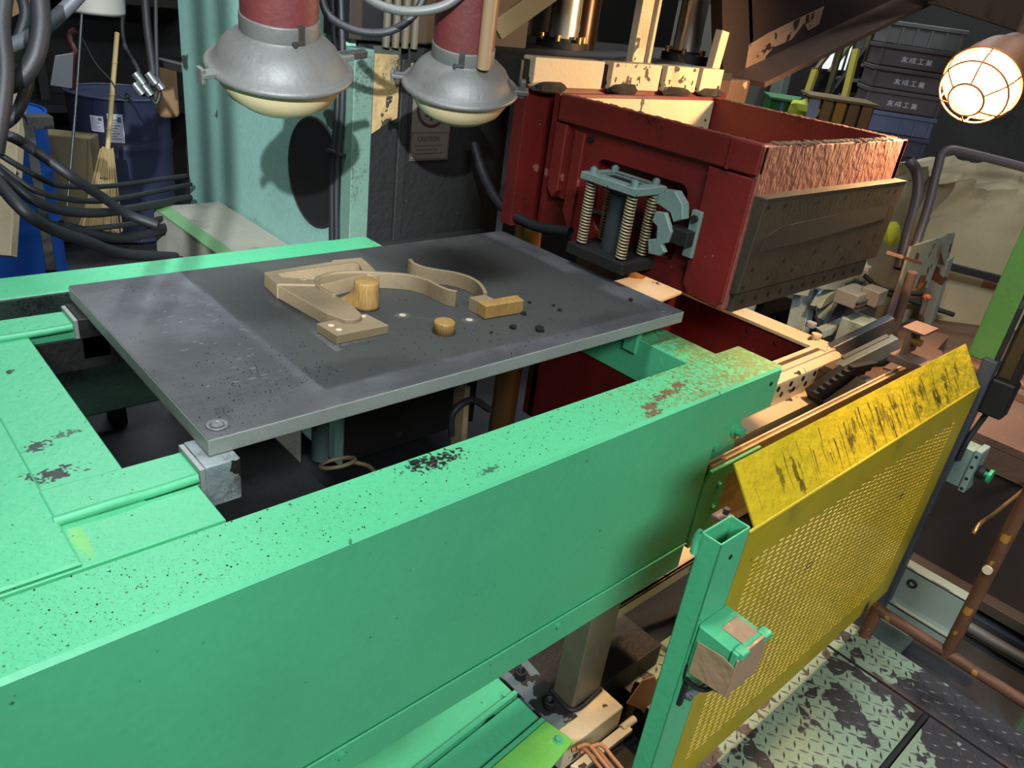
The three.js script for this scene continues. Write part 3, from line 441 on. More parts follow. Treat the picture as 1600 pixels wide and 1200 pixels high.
for (const [i, z] of [[0, -3.12], [1, -2.92]]) { const k = 0.5, x = -1.25 + k * 2.5, zz = 1.83 + k * (z - 1.83); one('stripe_shadow_cable', ['left added cable out of view, casting a stripe on the column', 'right added cable out of view, casting a stripe on the column'][i], 'cable', tube([[x, 1.35, zz], [x + 0.01, 2, zz], [x - 0.01, 3, zz], [x, 5.4, zz]], 0.017, 24), mat.rubber); }  // unseen cables added in the flood light path to stripe the column with shadow
// ------------------------------------------------------------------ lower flask
{
  const t = thing('lower_flask', 'lower moulding box with a cream rim, red inside, rows of vent holes', 'moulding box');
  const y = 0.55;
  M('right_wall', bx(2.768, 2.838, 0.143, y - 0.006, -1.815, -1.105, 0.003), mat.red, t);
  M('left_wall', bx(1.955, 2.01, 0.143, y - 0.006, -1.815, -1.105, 0.003), mat.red, t);
  M('back_wall', bx(1.955, 2.838, 0.143, y - 0.006, -1.84, -1.785, 0.003), mat.red, t);
  M('inner_bottom', bx(1.977, 2.815, 0.13, 0.155, -1.815, -1.105), mat.sand, t);
  M('rim', [bx(2.756, 2.867, y - 0.009, y + 0.007, -1.815, -1.11, 0.003), bx(1.93, 2.018, y - 0.009, y + 0.007, -1.815, -1.11, 0.003), bx(1.93, 2.85, y - 0.009, y + 0.005, -1.146, -1.082, 0.003), bx(1.93, 2.85, y - 0.009, y + 0.005, -1.843, -1.78, 0.003)], mat.cream, t);
  M('rim_strip', bx(1.977, 2.815, y + 0.005, y + 0.01, -1.119, -1.105, 0.001), mat.brown, t);
  M('front_wall', prism('X', [[-1.146, 0.155], [-1.146, y - 0.004], [-1.085, y - 0.004], [-1.052, 0.53], [-1.052, 0.522], [-1.066, 0.516], [-1.066, 0.155]], 1.93, 2.855, 0.002), mat.cream, t);
  for (let i = 0; i < 9; i++) for (let j = 0; j < 2; j++) M('vent_hole', cyl([2.07 + i * 0.087 + j * 0.035, 0.492 - j * 0.03, -1.072], [2.07 + i * 0.087 + j * 0.035, 0.492 - j * 0.03, -1.0645], 0.011, 14), mat.black, t);
  M('ledge', prism('X', [[-1.082, 0.26], [-1.082, 0.426], [-1.006, 0.42], [-1.01, 0.41], [-1.03, 0.4], [-1.04, 0.26]], 1.93, 2.873, 0.002), mat.cream, t);
  for (const p of [[2.84, 0.557, -1.171], [2.802, 0.557, -1.684]]) M('rim_pin', [cyl([p[0], y + 0.005, p[2]], [p[0], y + 0.028, p[2]], 0.016, 20), cyl([p[0], y + 0.021, p[2]], [p[0], y + 0.029, p[2]], 0.02, 20)], mat.cream, t);
  for (let i = 0; i < 4; i++) M('bolt', cyl([2.761, 0.51, -1.28 - i * 0.13], [2.77, 0.51, -1.28 - i * 0.13], 0.012, 12), mat.red, t);
  M('corner_clip', prism('Y', [[2.751, 0.557, -1.118], [2.85, 0.557, -1.146], [2.837, 0.557, -1.12], [2.757, 0.557, -1.083]].map((p) => [p[0], p[2]]), y + 0.005, y + 0.014, 0.001), mat.cream, t);
}
{ // sand-crusted clamp between plate and lower flask
  const t = thing('flask_clamp', 'cream sand-crusted clamp plate on a round post behind the pattern plate', 'clamp');
  M('clamp_plate', prism('Y', [[2.439, 0.58, -1.935], [2.69, 0.58, -1.95], [2.858, 0.58, -1.883], [2.806, 0.58, -1.783], [2.687, 0.58, -1.719], [2.5, 0.58, -1.692], [2.4, 0.58, -1.795]].map((p) => [p[0], p[2]]), 0.565, 0.58, 0.003), mat.cream, t);
  M('side_plate', prism('Z', [[2.45, 0.56], [2.75, 0.56], [2.73, 0.45], [2.48, 0.45]], -1.9, -1.88, 0.002), mat.cream, t);
  M('post', cyl([2.657, 0.57, -1.958], [...[2.657, 0.57, -1.958]].map((v, i) => i === 1 ? 0.93 : v), 0.055, 24), mat.bronze, t);
  M('bolt', hexBolt([2.784, 0.58, -1.809], [0, 1, 0], 0.022, 0.015), mat.dark, t);
}
one('control_hose', 'black hose sagging from the dark column to the side of the red box', 'hose', tube([[1.66, 1.16, -1.95], [1.64, 1.08, -1.86], [1.62, 1.02, -1.74], [1.63, 1.0, -1.6], [1.64, 1.02, -1.46]], 0.016, 40, 10), mat.rubber);
one('guide_pillar', 'polished bronze guide pillar rising behind the far right corner of the plate', 'pillar', [cyl([1.77, -0.12, -1.76], [1.77, 0.98, -1.76], 0.046, 32)], mat.bronze);
// ------------------------------------------------------------------ column and machine body behind the table
{
  const t = thing('machine_column', 'tall pale teal machine column with a scuffed side and front dark with soot and painted shade', 'machine column');
  const hole = arc(-2.2, 1.0, 0.17, 0, 2 * PI, 40, 0.2);
  M('side_panel', prism('X', [[-2.06, 0.0], [-2.06, 1.75], [-2.06, 2.6], [-3.26, 2.6], [-3.29, 1.4], [-3.28, 0.0]], 1.25, 1.29, 0.012, []), pm(tx.teal, 1.1, { roughness: 0.55 }), t);
  M('side_strip', [bx(1.24, 1.305, 0.3, 1.42, -2.06, -2.0, 0.003)], pm(wear([96, 124, 110], { vary: 0.1, dirt: [58, 62, 56], dirtAt: 0.45, dirtAmt: 0.8, chip: [40, 40, 38], chipAt: 0.66, chipF: 3 }), 0.7, { roughness: 0.6 }), t);
  const sootShadeTex = wear([17, 16, 15], { vary: 0.25, dirt: [11, 10, 10], dirtAt: 0.45, dirtAmt: 0.8, chip: [54, 57, 48], chipAt: 0.66, chipF: 4, speck: 120, speckC: [70, 72, 66] });  // soot, its black also standing in for shade below the lamp shadow edge
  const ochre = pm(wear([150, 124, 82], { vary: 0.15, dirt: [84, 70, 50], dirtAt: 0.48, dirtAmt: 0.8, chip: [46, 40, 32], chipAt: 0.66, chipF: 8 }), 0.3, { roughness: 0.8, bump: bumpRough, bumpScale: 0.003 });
  M('lamp_lit_patch', prism('Z', [[1.304, 1.41], [1.392, 1.41], [1.392, 1.235], [1.37, 1.225], [1.34, 1.21], [1.304, 1.19]], -2.001, -1.998, 0.0005), ochre, t); M('lamp_lit_patch', prism('Z', [[1.428, 1.39], [1.478, 1.39], [1.47, 1.34], [1.428, 1.335]], -2.006, -2.003, 0.0005), ochre, t);  // ochre where the work lamp reaches, lower edge cut along its shadow line
  M('front_plate', bx(1.3, 1.395, 0.3, 1.43, -2.05, -2.0, 0.003), pm(sootShadeTex, 0.8, { roughness: 0.7, bump: bumpRough, bumpScale: 0.002 }), t);
  M('front_plate', bx(1.425, 1.78, 0.3, 1.43, -2.05, -2.005, 0.003), pm(sootShadeTex, 0.7, { roughness: 0.7, bump: bumpRough, bumpScale: 0.002 }), t);
  M('rib', bx(1.395, 1.425, 0.3, 1.4, -2.05, -1.99, 0.003), mat.dark, t);
  M('core', bx(1.29, 1.9, 0.0, 2.6, -3.2, -2.06), mat.dark, t);
  M('upper_housing', bx(1.232, 1.9, 1.44, 2.6, -2.16, -2.02), mat.black, t);
  for (let i = 0; i < 4; i++) M('conduit', cyl([1.33 + i * 0.032, 1.43, -1.985], [1.33 + i * 0.032, 2.5, -1.985], 0.011, 10), plain(c8(72, 68, 54), 0.6), t);
  M('foot_block', bx(1.3, 1.8, 0.3, 0.86, -2.0, -1.97), mat.dark, t);
}
{ // black disc with a rim, drawn in for the pendant lamp shadow on the column
  const t = thing('lamp_shadow_disc', 'round black disc with a thin rim, painted shadow of the pendant lamp on the teal column side', 'shadow_disc', [1.25, 1.02, -2.23]);
  M('dark_disc', cyl([-0.004, 0, 0], [0.0, 0, 0], 0.165, 40), mat.black, t);
  M('rim', new THREE.TorusGeometry(0.168, 0.006, 8, 48).rotateY(PI / 2), mat.dark, t);
}
{ // prohibition plate on the front of the column
  const w = 200, h = 300, cv = document.createElement('canvas'); cv.width = w; cv.height = h; const c = cv.getContext('2d');
  c.fillStyle = '#5e564c'; c.fillRect(0, 0, w, h); c.strokeStyle = '#38121a'; c.fillStyle = '#38121a';
  c.lineWidth = 13; c.beginPath(); c.arc(100, 90, 72, 0, 7); c.stroke(); c.lineWidth = 9; c.beginPath(); c.moveTo(50, 38); c.lineTo(150, 142); c.stroke();
  c.fillRect(92, 40, 12, 100); c.fillRect(116, 60, 11, 78); c.fillRect(60, 70, 34, 8); c.fillRect(56, 92, 18, 6); c.fillRect(66, 116, 26, 8); c.fillRect(104, 86, 30, 9);
  c.lineWidth = 3; c.strokeRect(4, 188, 192, 108); c.font = 'bold 26px sans-serif'; c.fillText('CAUTION', 34, 222);
  c.lineWidth = 4; for (const [y, a, b] of [[242, 24, 170], [258, 30, 150], [274, 24, 164]]) for (let x = a; x < b; x += 15) { c.beginPath(); c.moveTo(x, y); c.lineTo(x + 10, y - 3); c.stroke(); }
  const tex = new THREE.CanvasTexture(cv); tex.colorSpace = THREE.SRGBColorSpace;
  const g = new THREE.PlaneGeometry(0.15, 0.225).translate(1.522, 1.218, -2.0005); g.userData.keepUV = true;
  const t = thing('warning_sign', 'grimy prohibition sign with a red crossed circle on the dark column front', 'sign');
  M('sign_back', bx(1.445, 1.599, 1.103, 1.333, -2.006, -2.001, 0.0005), mat.dark, t); M('sign_face', g, new THREE.MeshStandardMaterial({ map: tex, roughness: 0.6 }), t);
}
one('vertical_cable', 'first black cable clipped down the corner of the teal column', 'cable', tube([[1.235, 1.545, -2.116], [1.235, 1.433, -2.101], [1.235, 1.264, -2.076], [1.235, 1.075, -2.097], [1.235, 0.835, -2.092]], 0.011, 40), mat.rubber, 'cables down the column corner');
one('vertical_cable', 'second black cable clipped down the corner of the teal column', 'cable', tube([[1.225, 1.55, -2.058], [1.225, 1.407, -2.041], [1.225, 1.236, -2.036], [1.225, 1.047, -2.056], [1.225, 0.849, -2.048]], 0.01, 40), mat.rubber, 'cables down the column corner');
one('cable_clip', 'small dark clip holding the cables on the column corner', 'clip', bx(1.215, 1.25, 1.12, 1.128, -2.1, -2.03, 0.001), mat.dark);
{ const t = thing('cream_cabinet', 'low cream machine base with a green painted edge beside the teal column', 'machine base');
  M('body', prism('X', [[-2.95, -0.12], [-2.95, 0.735], [-2.3, 0.735], [-2.3, -0.12]], 0.985, 1.245, 0.006), pm(wear([150, 146, 132], { vary: 0.08, dirt: [92, 88, 80], dirtAt: 0.45, dirtAmt: 0.7, speck: 40 }), 0.6, { roughness: 0.6 }), t);
  M('green_edge', bx(0.982, 1.04, 0.73, 0.738, -2.94, -2.3, 0.002), pm(wear([98, 140, 92], { dirt: [110, 112, 90], dirtAt: 0.5, dirtAmt: 0.6 }), 0.5), t); }
// ------------------------------------------------------------------ pendant lamps over the plate (switched off)
function pendant(label, p, yaw, extra) {
  const t = thing('pendant_lamp', label, 'pendant lamp', p); t.rotation.order = 'XYZ'; { const d = new THREE.Vector3(p[0], 0, p[2]).normalize(), ax = new THREE.Vector3(0, 1, 0).cross(d).normalize(); t.quaternion.setFromAxisAngle(ax, -0.26).multiply(new THREE.Quaternion().setFromAxisAngle(new THREE.Vector3(0, 1, 0), yaw)); }
  M('reflector', lathe([[0.0665, 0.06], [0.07, 0.053], [0.083, 0.047], [0.098, 0.034], [0.108, 0.018], [0.114, 0.006], [0.124, 0.003], [0.1285, 0.0], [0.129, -0.006], [0.125, -0.009], [0.117, -0.008], [0.108, 0.01], [0.085, 0.036], [0.06, 0.05]], 56), mat.alum, t);
  M('collar', lathe([[0.066, 0.052], [0.0675, 0.056], [0.0675, 0.083], [0.0655, 0.086], [0.06, 0.086]], 48), mat.alum, t);
  M('body', lathe([[0.06, 0.07], [0.065, 0.078], [0.065, 0.4], [0.05, 0.41], [0, 0.41]], 40), mat.redpipe, t);
  M('bayonet_slot', [bx(-0.006, 0.006, 0.06, 0.09, 0.062, 0.0685, 0.001), bx(-0.016, 0.006, 0.058, 0.065, 0.063, 0.0695, 0.001), cyl([-0.014, 0.061, 0.06], [-0.014, 0.061, 0.072], 0.004, 10)], mat.dark, t);
  M('front_glass', lathe([[0.114, -0.006], [0.109, -0.025], [0.094, -0.05], [0.066, -0.07], [0.03, -0.08], [0, -0.081]], 48), mat.lampoff, t);
  M('rim_ear', [bx(-0.15, -0.118, -0.004, 0.004, -0.012, 0.012, 0.002), bx(-0.152, -0.144, -0.014, 0.012, -0.01, 0.01, 0.002)], mat.alum, t);
  M('rim_ear', bx(0.118, 0.15, -0.004, 0.006, -0.014, 0.014, 0.002), mat.alum, t);
  if (extra) M('latch_bar', bx(0.128, 0.185, -0.006, 0.008, -0.008, 0.008, 0.002), mat.dark, t);
  else M('latch_bar', bx(0.13, 0.142, -0.012, 0.026, -0.009, 0.009, 0.002), mat.alum, t);
  return t;
}
pendant('silver pendant reflector lamp on a red tube, left and nearest of the two', [0.693, 1.449, -1.363], 0.08, true);
{ const t = pendant('silver pendant reflector lamp on a red tube, right of the two, with a cream conduit', [1.138, 1.422, -1.403], -0.7, false);
  M('conduit', cyl([0.045, 0.062, 0.06], [0.045, 0.42, 0.06], 0.014, 16), plain(c8(128, 104, 76), 0.55), t); }
one('lamp_cable', 'dark grey cable looping low behind the left pendant lamp', 'cable', tube([[0.905, 1.566, -1.601], [0.906, 1.525, -1.571], [0.927, 1.507, -1.535], [0.959, 1.502, -1.499], [0.996, 1.512, -1.468], [1.036, 1.544, -1.452], [1.07, 1.594, -1.453]], 0.0085, 48), mat.rubber, undefined);
one('lamp_cable', 'grey flexible hose sagging between the pendant lamps at the top', 'cable', tube([[0.9, 1.584, -1.459], [0.921, 1.563, -1.422], [0.95, 1.555, -1.387], [0.987, 1.56, -1.353], [1.022, 1.575, -1.329], [1.06, 1.606, -1.312]], 0.0095, 48), plain(c8(74, 74, 70), 0.5));
one('brace_bar', 'olive brown flat brace slanting up behind the right pendant lamp', 'steel bar', beam([1.445, 1.519, -1.656], [1.587, 1.638, -1.599], 0.02, 0.05), plain(c8(118, 100, 66), 0.6));
// ------------------------------------------------------------------ hoses at the left
const hose = (label, r, pts, m = mat.rubber) => one('hydraulic_hose', label, 'hose', tube(pts, r, 64, 10), m, undefined);
hose('thick grey hose running diagonally to the upper right corner of the hose bundle', 0.019, [[0.463, 1.269, -2.637], [0.533, 1.311, -2.596], [0.596, 1.354, -2.563], [0.668, 1.422, -2.539], [0.711, 1.469, -2.53]], plain(c8(82, 82, 88), 0.5));
hose('thick black hose hanging straight down in front of the grey hose', 0.022, [[0.563, 1.477, -2.365], [0.554, 1.422, -2.335], [0.543, 1.38, -2.315], [0.514, 1.315, -2.298], [0.471, 1.263, -2.305], [0.414, 1.238, -2.344]]);
hose('black hose curving left below the diagonal grey hose', 0.015, [[0.564, 1.373, -2.449], [0.549, 1.321, -2.427], [0.526, 1.268, -2.412], [0.503, 1.215, -2.397], [0.472, 1.165, -2.392], [0.424, 1.124, -2.412]]);
hose('thick black hose at the very left edge of the picture', 0.02, [[0.476, 1.474, -2.292], [0.45, 1.394, -2.261], [0.433, 1.303, -2.212], [0.407, 1.222, -2.18], [0.372, 1.128, -2.147]]);
hose('short thick black hose end behind the hanging hoses', 0.016, [[0.609, 1.446, -2.777], [0.609, 1.385, -2.732], [0.579, 1.318, -2.714], [0.538, 1.234, -2.696]]);
hose('thick black hose sagging steeply from the bundle across the broom', 0.016, [[0.459, 1.069, -2.657], [0.501, 1.067, -2.612], [0.554, 1.027, -2.609], [0.628, 0.961, -2.566], [0.729, 0.871, -2.638], [0.809, 0.801, -2.666], [0.888, 0.765, -2.639]]);
hose('uppermost thin black hose sagging across both drums', 0.009, [[0.449, 1.03, -2.638], [0.51, 0.981, -2.621], [0.593, 0.92, -2.652], [0.69, 0.875, -2.761], [0.861, 0.822, -2.948], [1.188, 0.79, -3.152]]);
hose('second thin black hose sagging across the broom and drum', 0.0095, [[0.442, 1.001, -2.625], [0.523, 0.928, -2.569], [0.612, 0.884, -2.606], [0.726, 0.842, -2.701], [0.87, 0.806, -2.848], [1.196, 0.763, -3.124]]);
hose('third hose of the sag, thick and black, above the floor', 0.015, [[0.419, 1.02, -2.501], [0.488, 0.937, -2.451], [0.565, 0.885, -2.495], [0.674, 0.838, -2.59], [0.811, 0.794, -2.738], [1.161, 0.729, -3.055]]);
hose('lowest thick black hose sagging onto the floor behind the table', 0.017, [[0.394, 1.025, -2.371], [0.439, 0.949, -2.269], [0.503, 0.885, -2.318], [0.612, 0.811, -2.393], [0.719, 0.739, -2.472], [0.912, 0.678, -2.551]]);
hose('thin black hose under the broom head', 0.009, [[0.541, 0.831, -2.56], [0.634, 0.79, -2.597], [0.785, 0.766, -2.665], [1.039, 0.703, -2.921]]);
hose('thick black hose lying flat below the broom head', 0.017, [[0.586, 0.81, -2.579], [0.674, 0.766, -2.618], [0.791, 0.712, -2.7], [1.009, 0.685, -2.858]]);
one('steel_stand', 'dark steel upright standing in front of the blue drum', 'stand', [beam([0.645, 1.019, -3.071], [0.578, 0.808, -2.746], 0.03, 0.03), beam([0.579, 0.811, -2.748], [0.545, 0.661, -2.593], 0.03, 0.03), bx(-0.02, 0.06, -0.02, 0.02, -0.03, 0.03).translate(...[0.654, 1.021, -3.063])], mat.dark);
hose('black hose hanging vertically by the teal column', 0.016, [[1.192, 1.434, -3.455], [1.169, 1.315, -3.392], [1.153, 1.207, -3.33], [1.145, 1.146, -3.295]]);
hose('thin black hose bending down to the connectors over the drum', 0.009, [[1.137, 1.425, -3.505], [1.092, 1.281, -3.446], [1.088, 1.217, -3.403], [1.104, 1.167, -3.351], [1.105, 1.114, -3.312]]);
hose('thin black hose in a tight loop beside the brown bag', 0.008, [[1.224, 1.44, -3.427], [1.184, 1.275, -3.348], [1.155, 1.144, -3.283], [1.144, 1.079, -3.247], [1.126, 1.05, -3.244], [1.12, 1.075, -3.268], [1.129, 1.139, -3.306]]);
hose('grey metal pipe among the vertical hoses', 0.011, [[1.269, 1.41, -3.68], [1.246, 1.283, -3.611], [1.223, 1.167, -3.55]], mat.steel);
one('pipe_bracket', 'dark horizontal bracket bar fixed to the left of the teal column', 'bracket', beam([1.242, 1.168, -3.532], [1.3, 1.166, -3.359], 0.05, 0.03), mat.dark);
{ const t = thing('hose_coupling', 'cluster of grey hose couplings hanging over the dark drum', 'coupling', [1.095, 1.137, -3.258]); const g = []; 
  for (const [a, b, c] of [[-0.03, 0.02, 0], [0.01, 0.025, 0.02], [-0.005, -0.02, 0], [0.035, 0.005, 0.01], [-0.04, -0.015, 0.01]]) M('coupling_nut', hexBolt([a, b, c], [0.5, -0.8, 0.3], 0.017, 0.045), mat.steel, t); }
one('thin_wire', 'thin black wire curling in front of the drum labels', 'wire', tube([[1.165, 1.163, -4.247], [1.187, 1.065, -4.154], [1.223, 1.001, -4.07], [1.234, 0.952, -4.023], [1.256, 0.938, -3.991], [1.271, 0.956, -3.989], [1.262, 0.962, -4.002], [1.254, 0.945, -3.999], [1.273, 0.936, -3.973]], 0.004, 60, 5), mat.rubber);
// ------------------------------------------------------------------ drums, broom and the rest of that corner
function drum(name, label, [x, y, z], m) {
  const t = thing(name, label, 'drum', [x, -0.12, z]);
  const pr = [[0, 0.02], [0.285, 0.02], [0.292, 0], [0.292, 0.02]]; for (let i = 0; i <= 40; i++) { const q = i / 40; pr.push([0.286 + 0.011 * Math.max(0, 1 - Math.abs(q - 0.34) / 0.03) + 0.011 * Math.max(0, 1 - Math.abs(q - 0.67) / 0.03), 0.02 + 0.85 * q]); }
  M('shell', lathe([...pr, [0.286, 0.87], [0, 0.865]], 56), m, t);
  M('rim', new THREE.TorusGeometry(0.289, 0.008, 8, 56).rotateX(PI / 2).translate(0, 0.874, 0), m, t);
  M('bung', cyl([0.15, 0.865, 0.08], [0.15, 0.885, 0.08], 0.035, 20), mat.dark, t);
  return t;
}
const DZ = [1.62, 0, -5.3];
{ const t = drum('steel_drum', 'dark navy steel drum with two white paper labels', DZ, mat.navy);
  for (const [a0, a1, y0, y1] of [[-0.88, -0.62, 0.685, 0.775], [-0.54, -0.25, 0.63, 0.795]]) { // printed labels wrapped on the shell
    const w = 128, h = 96, cv = document.createElement('canvas'); cv.width = w; cv.height = h; const c = cv.getContext('2d'); c.fillStyle = '#dfe0ea'; c.fillRect(0, 0, w, h); c.fillStyle = '#6a6c80'; for (let k = 0; k < 9; k++) c.fillRect(10, 10 + k * 9, 40 + ((k * 37) % 60), 3); c.fillRect(80, 10, 34, 18);
    const tex = new THREE.CanvasTexture(cv); tex.colorSpace = THREE.SRGBColorSpace; const g = new THREE.CylinderGeometry(0.2885, 0.2885, y1 - y0, 10, 1, true, a0, a1 - a0).translate(0, (y0 + y1) / 2, 0); g.userData.keepUV = true;
    M('label', g, new THREE.MeshStandardMaterial({ map: tex, roughness: 0.7, side: THREE.DoubleSide }), t); } }
drum('blue_drum', 'bright blue drum half hidden behind the hoses', [0.79, 0, -4.75], mat.blue);
{ const t = thing('bamboo_broom', 'straw broom with a bamboo handle leaning against the dark drum', 'broom');
  const a = [1.489, 1.141, -4.782], b = [1.275, 0.588, -4.438], c = [1.145, 0.238, -4.237];
  M('handle', tube([a, [(a[0] + b[0]) / 2, (a[1] + b[1]) / 2, (a[2] + b[2]) / 2], b], 0.0125, 12, 10), mat.bamboo, t);
  for (const q of [0.25, 0.52, 0.8]) M('node_ring', new THREE.TorusGeometry(0.0135, 0.0025, 6, 16).rotateX(PI / 2 - 0.15).translate(mix(a[0], b[0], q), mix(a[1], b[1], q), mix(a[2], b[2], q)), mat.bamboo, t);
  const g = [], B = V(b), C = V(c), side = new THREE.Vector3(0.74, 0, 0.66).normalize(), dep = new THREE.Vector3(-0.6, 0, 0.7).normalize();
  for (let k = 0; k < 150; k++) { const u = R(-1, 1), w = R(-1, 1), p = B.clone().addScaledVector(side, u * 0.028).addScaledVector(dep, w * 0.02), q = C.clone().addScaledVector(side, u * 0.1 + R(-0.008, 0.008)).addScaledVector(dep, w * 0.03); q.y += R(-0.015, 0.03); p.y += R(-0.01, 0.03); g.push(cyl(p.toArray(), q.toArray(), 0.003, 4, 0.0035)); }
  M('bristles', g, mat.straw, t).userData.kind = 'stuff';
  for (const q of [0.08, 0.3]) { const m = B.clone().lerp(C, q); M('binding', new THREE.TorusGeometry(0.034 + q * 0.05, 0.003, 6, 24).scale(1, 0.7, 1).rotateX(PI / 2).rotateY(-0.7).translate(m.x, m.y, m.z), mat.dark, t); } }
one('thin_pole', 'thin grey metal pole leaning left of the broom', 'pole', tube([[1.29, 1.239, -4.655], [1.159, 0.806, -4.475], [1.007, 0.328, -4.284]], 0.0065, 20, 8), mat.steel);
one('hanging_duct', 'short grey round duct end hanging at the top left', 'duct', lathe([[0.09, 0.25], [0.088, 0.012], [0.08, 0], [0.01, -0.004]], 36).translate(...[0.898, 1.369, -3.067]), plain(c8(136, 132, 124), 0.6));
one('paper_bag', 'brown paper bag hanging at the right side of the dark drum', 'bag', [bx(-0.06, 0.06, -0.02, 0.28, -0.05, 0.05, 0.03).translate(...[1.728, 0.722, -4.795])], mat.card);
one('paper_sheet', 'crumpled white paper sheet lying beside the drum rim', 'paper', prism('X', [[-0.12, 0], [0.1, -0.02], [0.14, 0.14], [-0.02, 0.19]], 0, 0.004).rotateY(-0.75).rotateZ(-0.4).translate(...[1.276, 0.813, -5.162]), mat.white);
one('cardboard_box', 'khaki cardboard box on the floor between the two drums', 'box', bx(-0.22, 0.1, -0.3, 0.28, -0.08, 0.08, 0.01).rotateY(-0.6).translate(...[1.298, 0.277, -5.071]), mat.khaki);
one('wooden_plank', 'upright pale wooden plank at the left edge beside the blue drum', 'plank', beam([0.841, 1.001, -4.139], [0.629, 0.296, -3.845], 0.05, 0.1, [0.7, 0, 0.7]), mat.cream);
one('cardboard_scrap', 'piece of brown cardboard hung above the hoses at the top left', 'cardboard', prism('Z', [[-0.05, 0.1], [0.06, 0.1], [0.055, 0.0], [0.02, -0.03], [-0.035, -0.06], [-0.05, 0]], 0, 0.004).rotateY(-0.7).translate(...[0.681, 1.386, -3.14]), mat.card);
one('red_pipe_hook', 'small red and grey bent pipe standing behind the pole', 'pipe', tube([[1.473, 1.072, -5.469], [1.444, 1.054, -5.485], [1.432, 1.007, -5.463], [1.44, 0.963, -5.423], [1.413, 0.91, -5.412], [[1.413, 0.91, -5.412][0], -0.1, [1.413, 0.91, -5.412][2]]], 0.02, 40), mat.redpipe);
one('scrap_heap', 'dark heap of scrap and rags on the floor at the left edge', 'scrap', Array.from({ length: 12 }, (_, i) => rockGeo(R(0.04, 0.09), i).translate(0.55 + R(-0.25, 0.25), R(0.2, 0.42), -2.9 + R(-0.15, 0.15))), mat.dark);
one('low_rack', 'dark steel rack under the scrap heap at the left edge', 'rack', [bx(0.2, 0.85, 0.2, 0.26, -3.1, -2.7), bx(0.25, 0.3, -0.12, 0.2, -3.0, -2.9), bx(0.75, 0.8, -0.12, 0.2, -3.0, -2.9)], mat.dark);
{ const t = thing('storage_shelf', 'dark storage shelf standing behind the drums', 'shelf'); for (const x of [0.3, 1.4, 2.5]) M('upright', bx(x, x + 0.06, -0.12, 3, -6.3, -6.2), mat.dark, t); for (const y of [0.5, 1.2, 1.9]) M('shelf_board', bx(0.3, 2.56, y, y + 0.05, -6.5, -6.0), mat.dark, t); M('back_sheet', bx(0.2, 2.6, -0.1, 3, -6.55, -6.5), mat.dark, t); }
// ------------------------------------------------------------------ caged work lamp, lit
{
  const t = thing('caged_work_lamp', 'lit caged work lamp glowing warm orange at the top right', 'work lamp', LAMP.toArray());
  t.lookAt(LAMP.clone().add(new THREE.Vector3(-0.85, -0.5, 0.0))); t.scale.setScalar(1.24);
  const L = (pts, seg = 48) => lathe(pts, seg).rotateX(PI / 2);
  M('housing', L([[0.02, -0.16], [0.045, -0.155], [0.055, -0.11], [0.072, -0.09], [0.082, -0.05], [0.085, 0.0], [0.087, 0.004], [0.08, 0.005], [0.078, -0.05], [0.066, -0.085], [0.03, -0.1], [0, -0.1]]), pm(wear([150, 96, 60], { vary: 0.1 }), 0.3, { roughness: 0.6 }), t);
  M('glass_dome', L([[0.068, -0.004], [0.068, 0.012], [0.06, 0.032], [0.042, 0.046], [0.02, 0.052], [0, 0.053]]), new THREE.MeshStandardMaterial({ color: 0xffe0b0, emissive: new THREE.Color().setRGB(1, 0.72, 0.36), emissiveIntensity: 7, roughness: 0.3 }), t);
  const wm = plain(c8(190, 120, 70), 0.4, 0.4);
  for (const [r, z, w] of [[0.09, 0.004, 0.004], [0.078, 0.045, 0.0028], [0.04, 0.078, 0.0028]]) M('cage_ring', new THREE.TorusGeometry(r, w, 6, 48).translate(0, 0, z), wm, t);
  for (let k = 0; k < 6; k++) { const a = k * PI / 3 + 0.4, c = Math.cos(a), s = Math.sin(a); M('cage_wire', tube([[0.09 * c, 0.09 * s, 0.004], [0.079 * c, 0.079 * s, 0.045], [0.04 * c, 0.04 * s, 0.078]], 0.0022, 12, 6), wm, t); }
  const l = new THREE.PointLight(WARM, POWER.work, 0, 2); l.position.set(0, 0, 0.02); l.castShadow = true; l.shadow.radius = 2.2; t.add(l);
  M('stem', tube([[0, 0, -0.15], [0, 0.06, -0.2], [0.02, 0.2, -0.24], [0.06, 0.7, -0.26]], 0.014, 16, 10), mat.brown, t);
}
{ // the second work lamp, on the press frame above the picture
  const t = thing('spot_lamp', 'warm spot lamp on the press frame over the right end of the green beam', 'work lamp', [2.3, 2.36, -0.62]);
  const to = V([1.47, 0.2, -0.66]).sub(t.position).normalize(), e = (k) => to.clone().multiplyScalar(k).toArray();
  M('housing', cyl(e(-0.14), e(-0.006), 0.05, 24, 0.085), mat.dark, t); M('lens', cyl(e(-0.008), e(0), 0.07, 24), new THREE.MeshStandardMaterial({ color: 0xffe0b0, emissive: WARM, emissiveIntensity: 3 }), t);
  M('stem', cyl(e(-0.14), [0.05, 0.35, -0.36], 0.012, 10), mat.brown, t);
  const l = new THREE.SpotLight(WARM, POWER.second, 0, 0.21, 0.45, 2); l.position.copy(to).multiplyScalar(0.03); l.target.position.copy(to).multiplyScalar(2); l.castShadow = true; l.shadow.radius = 3; t.add(l, l.target);
}
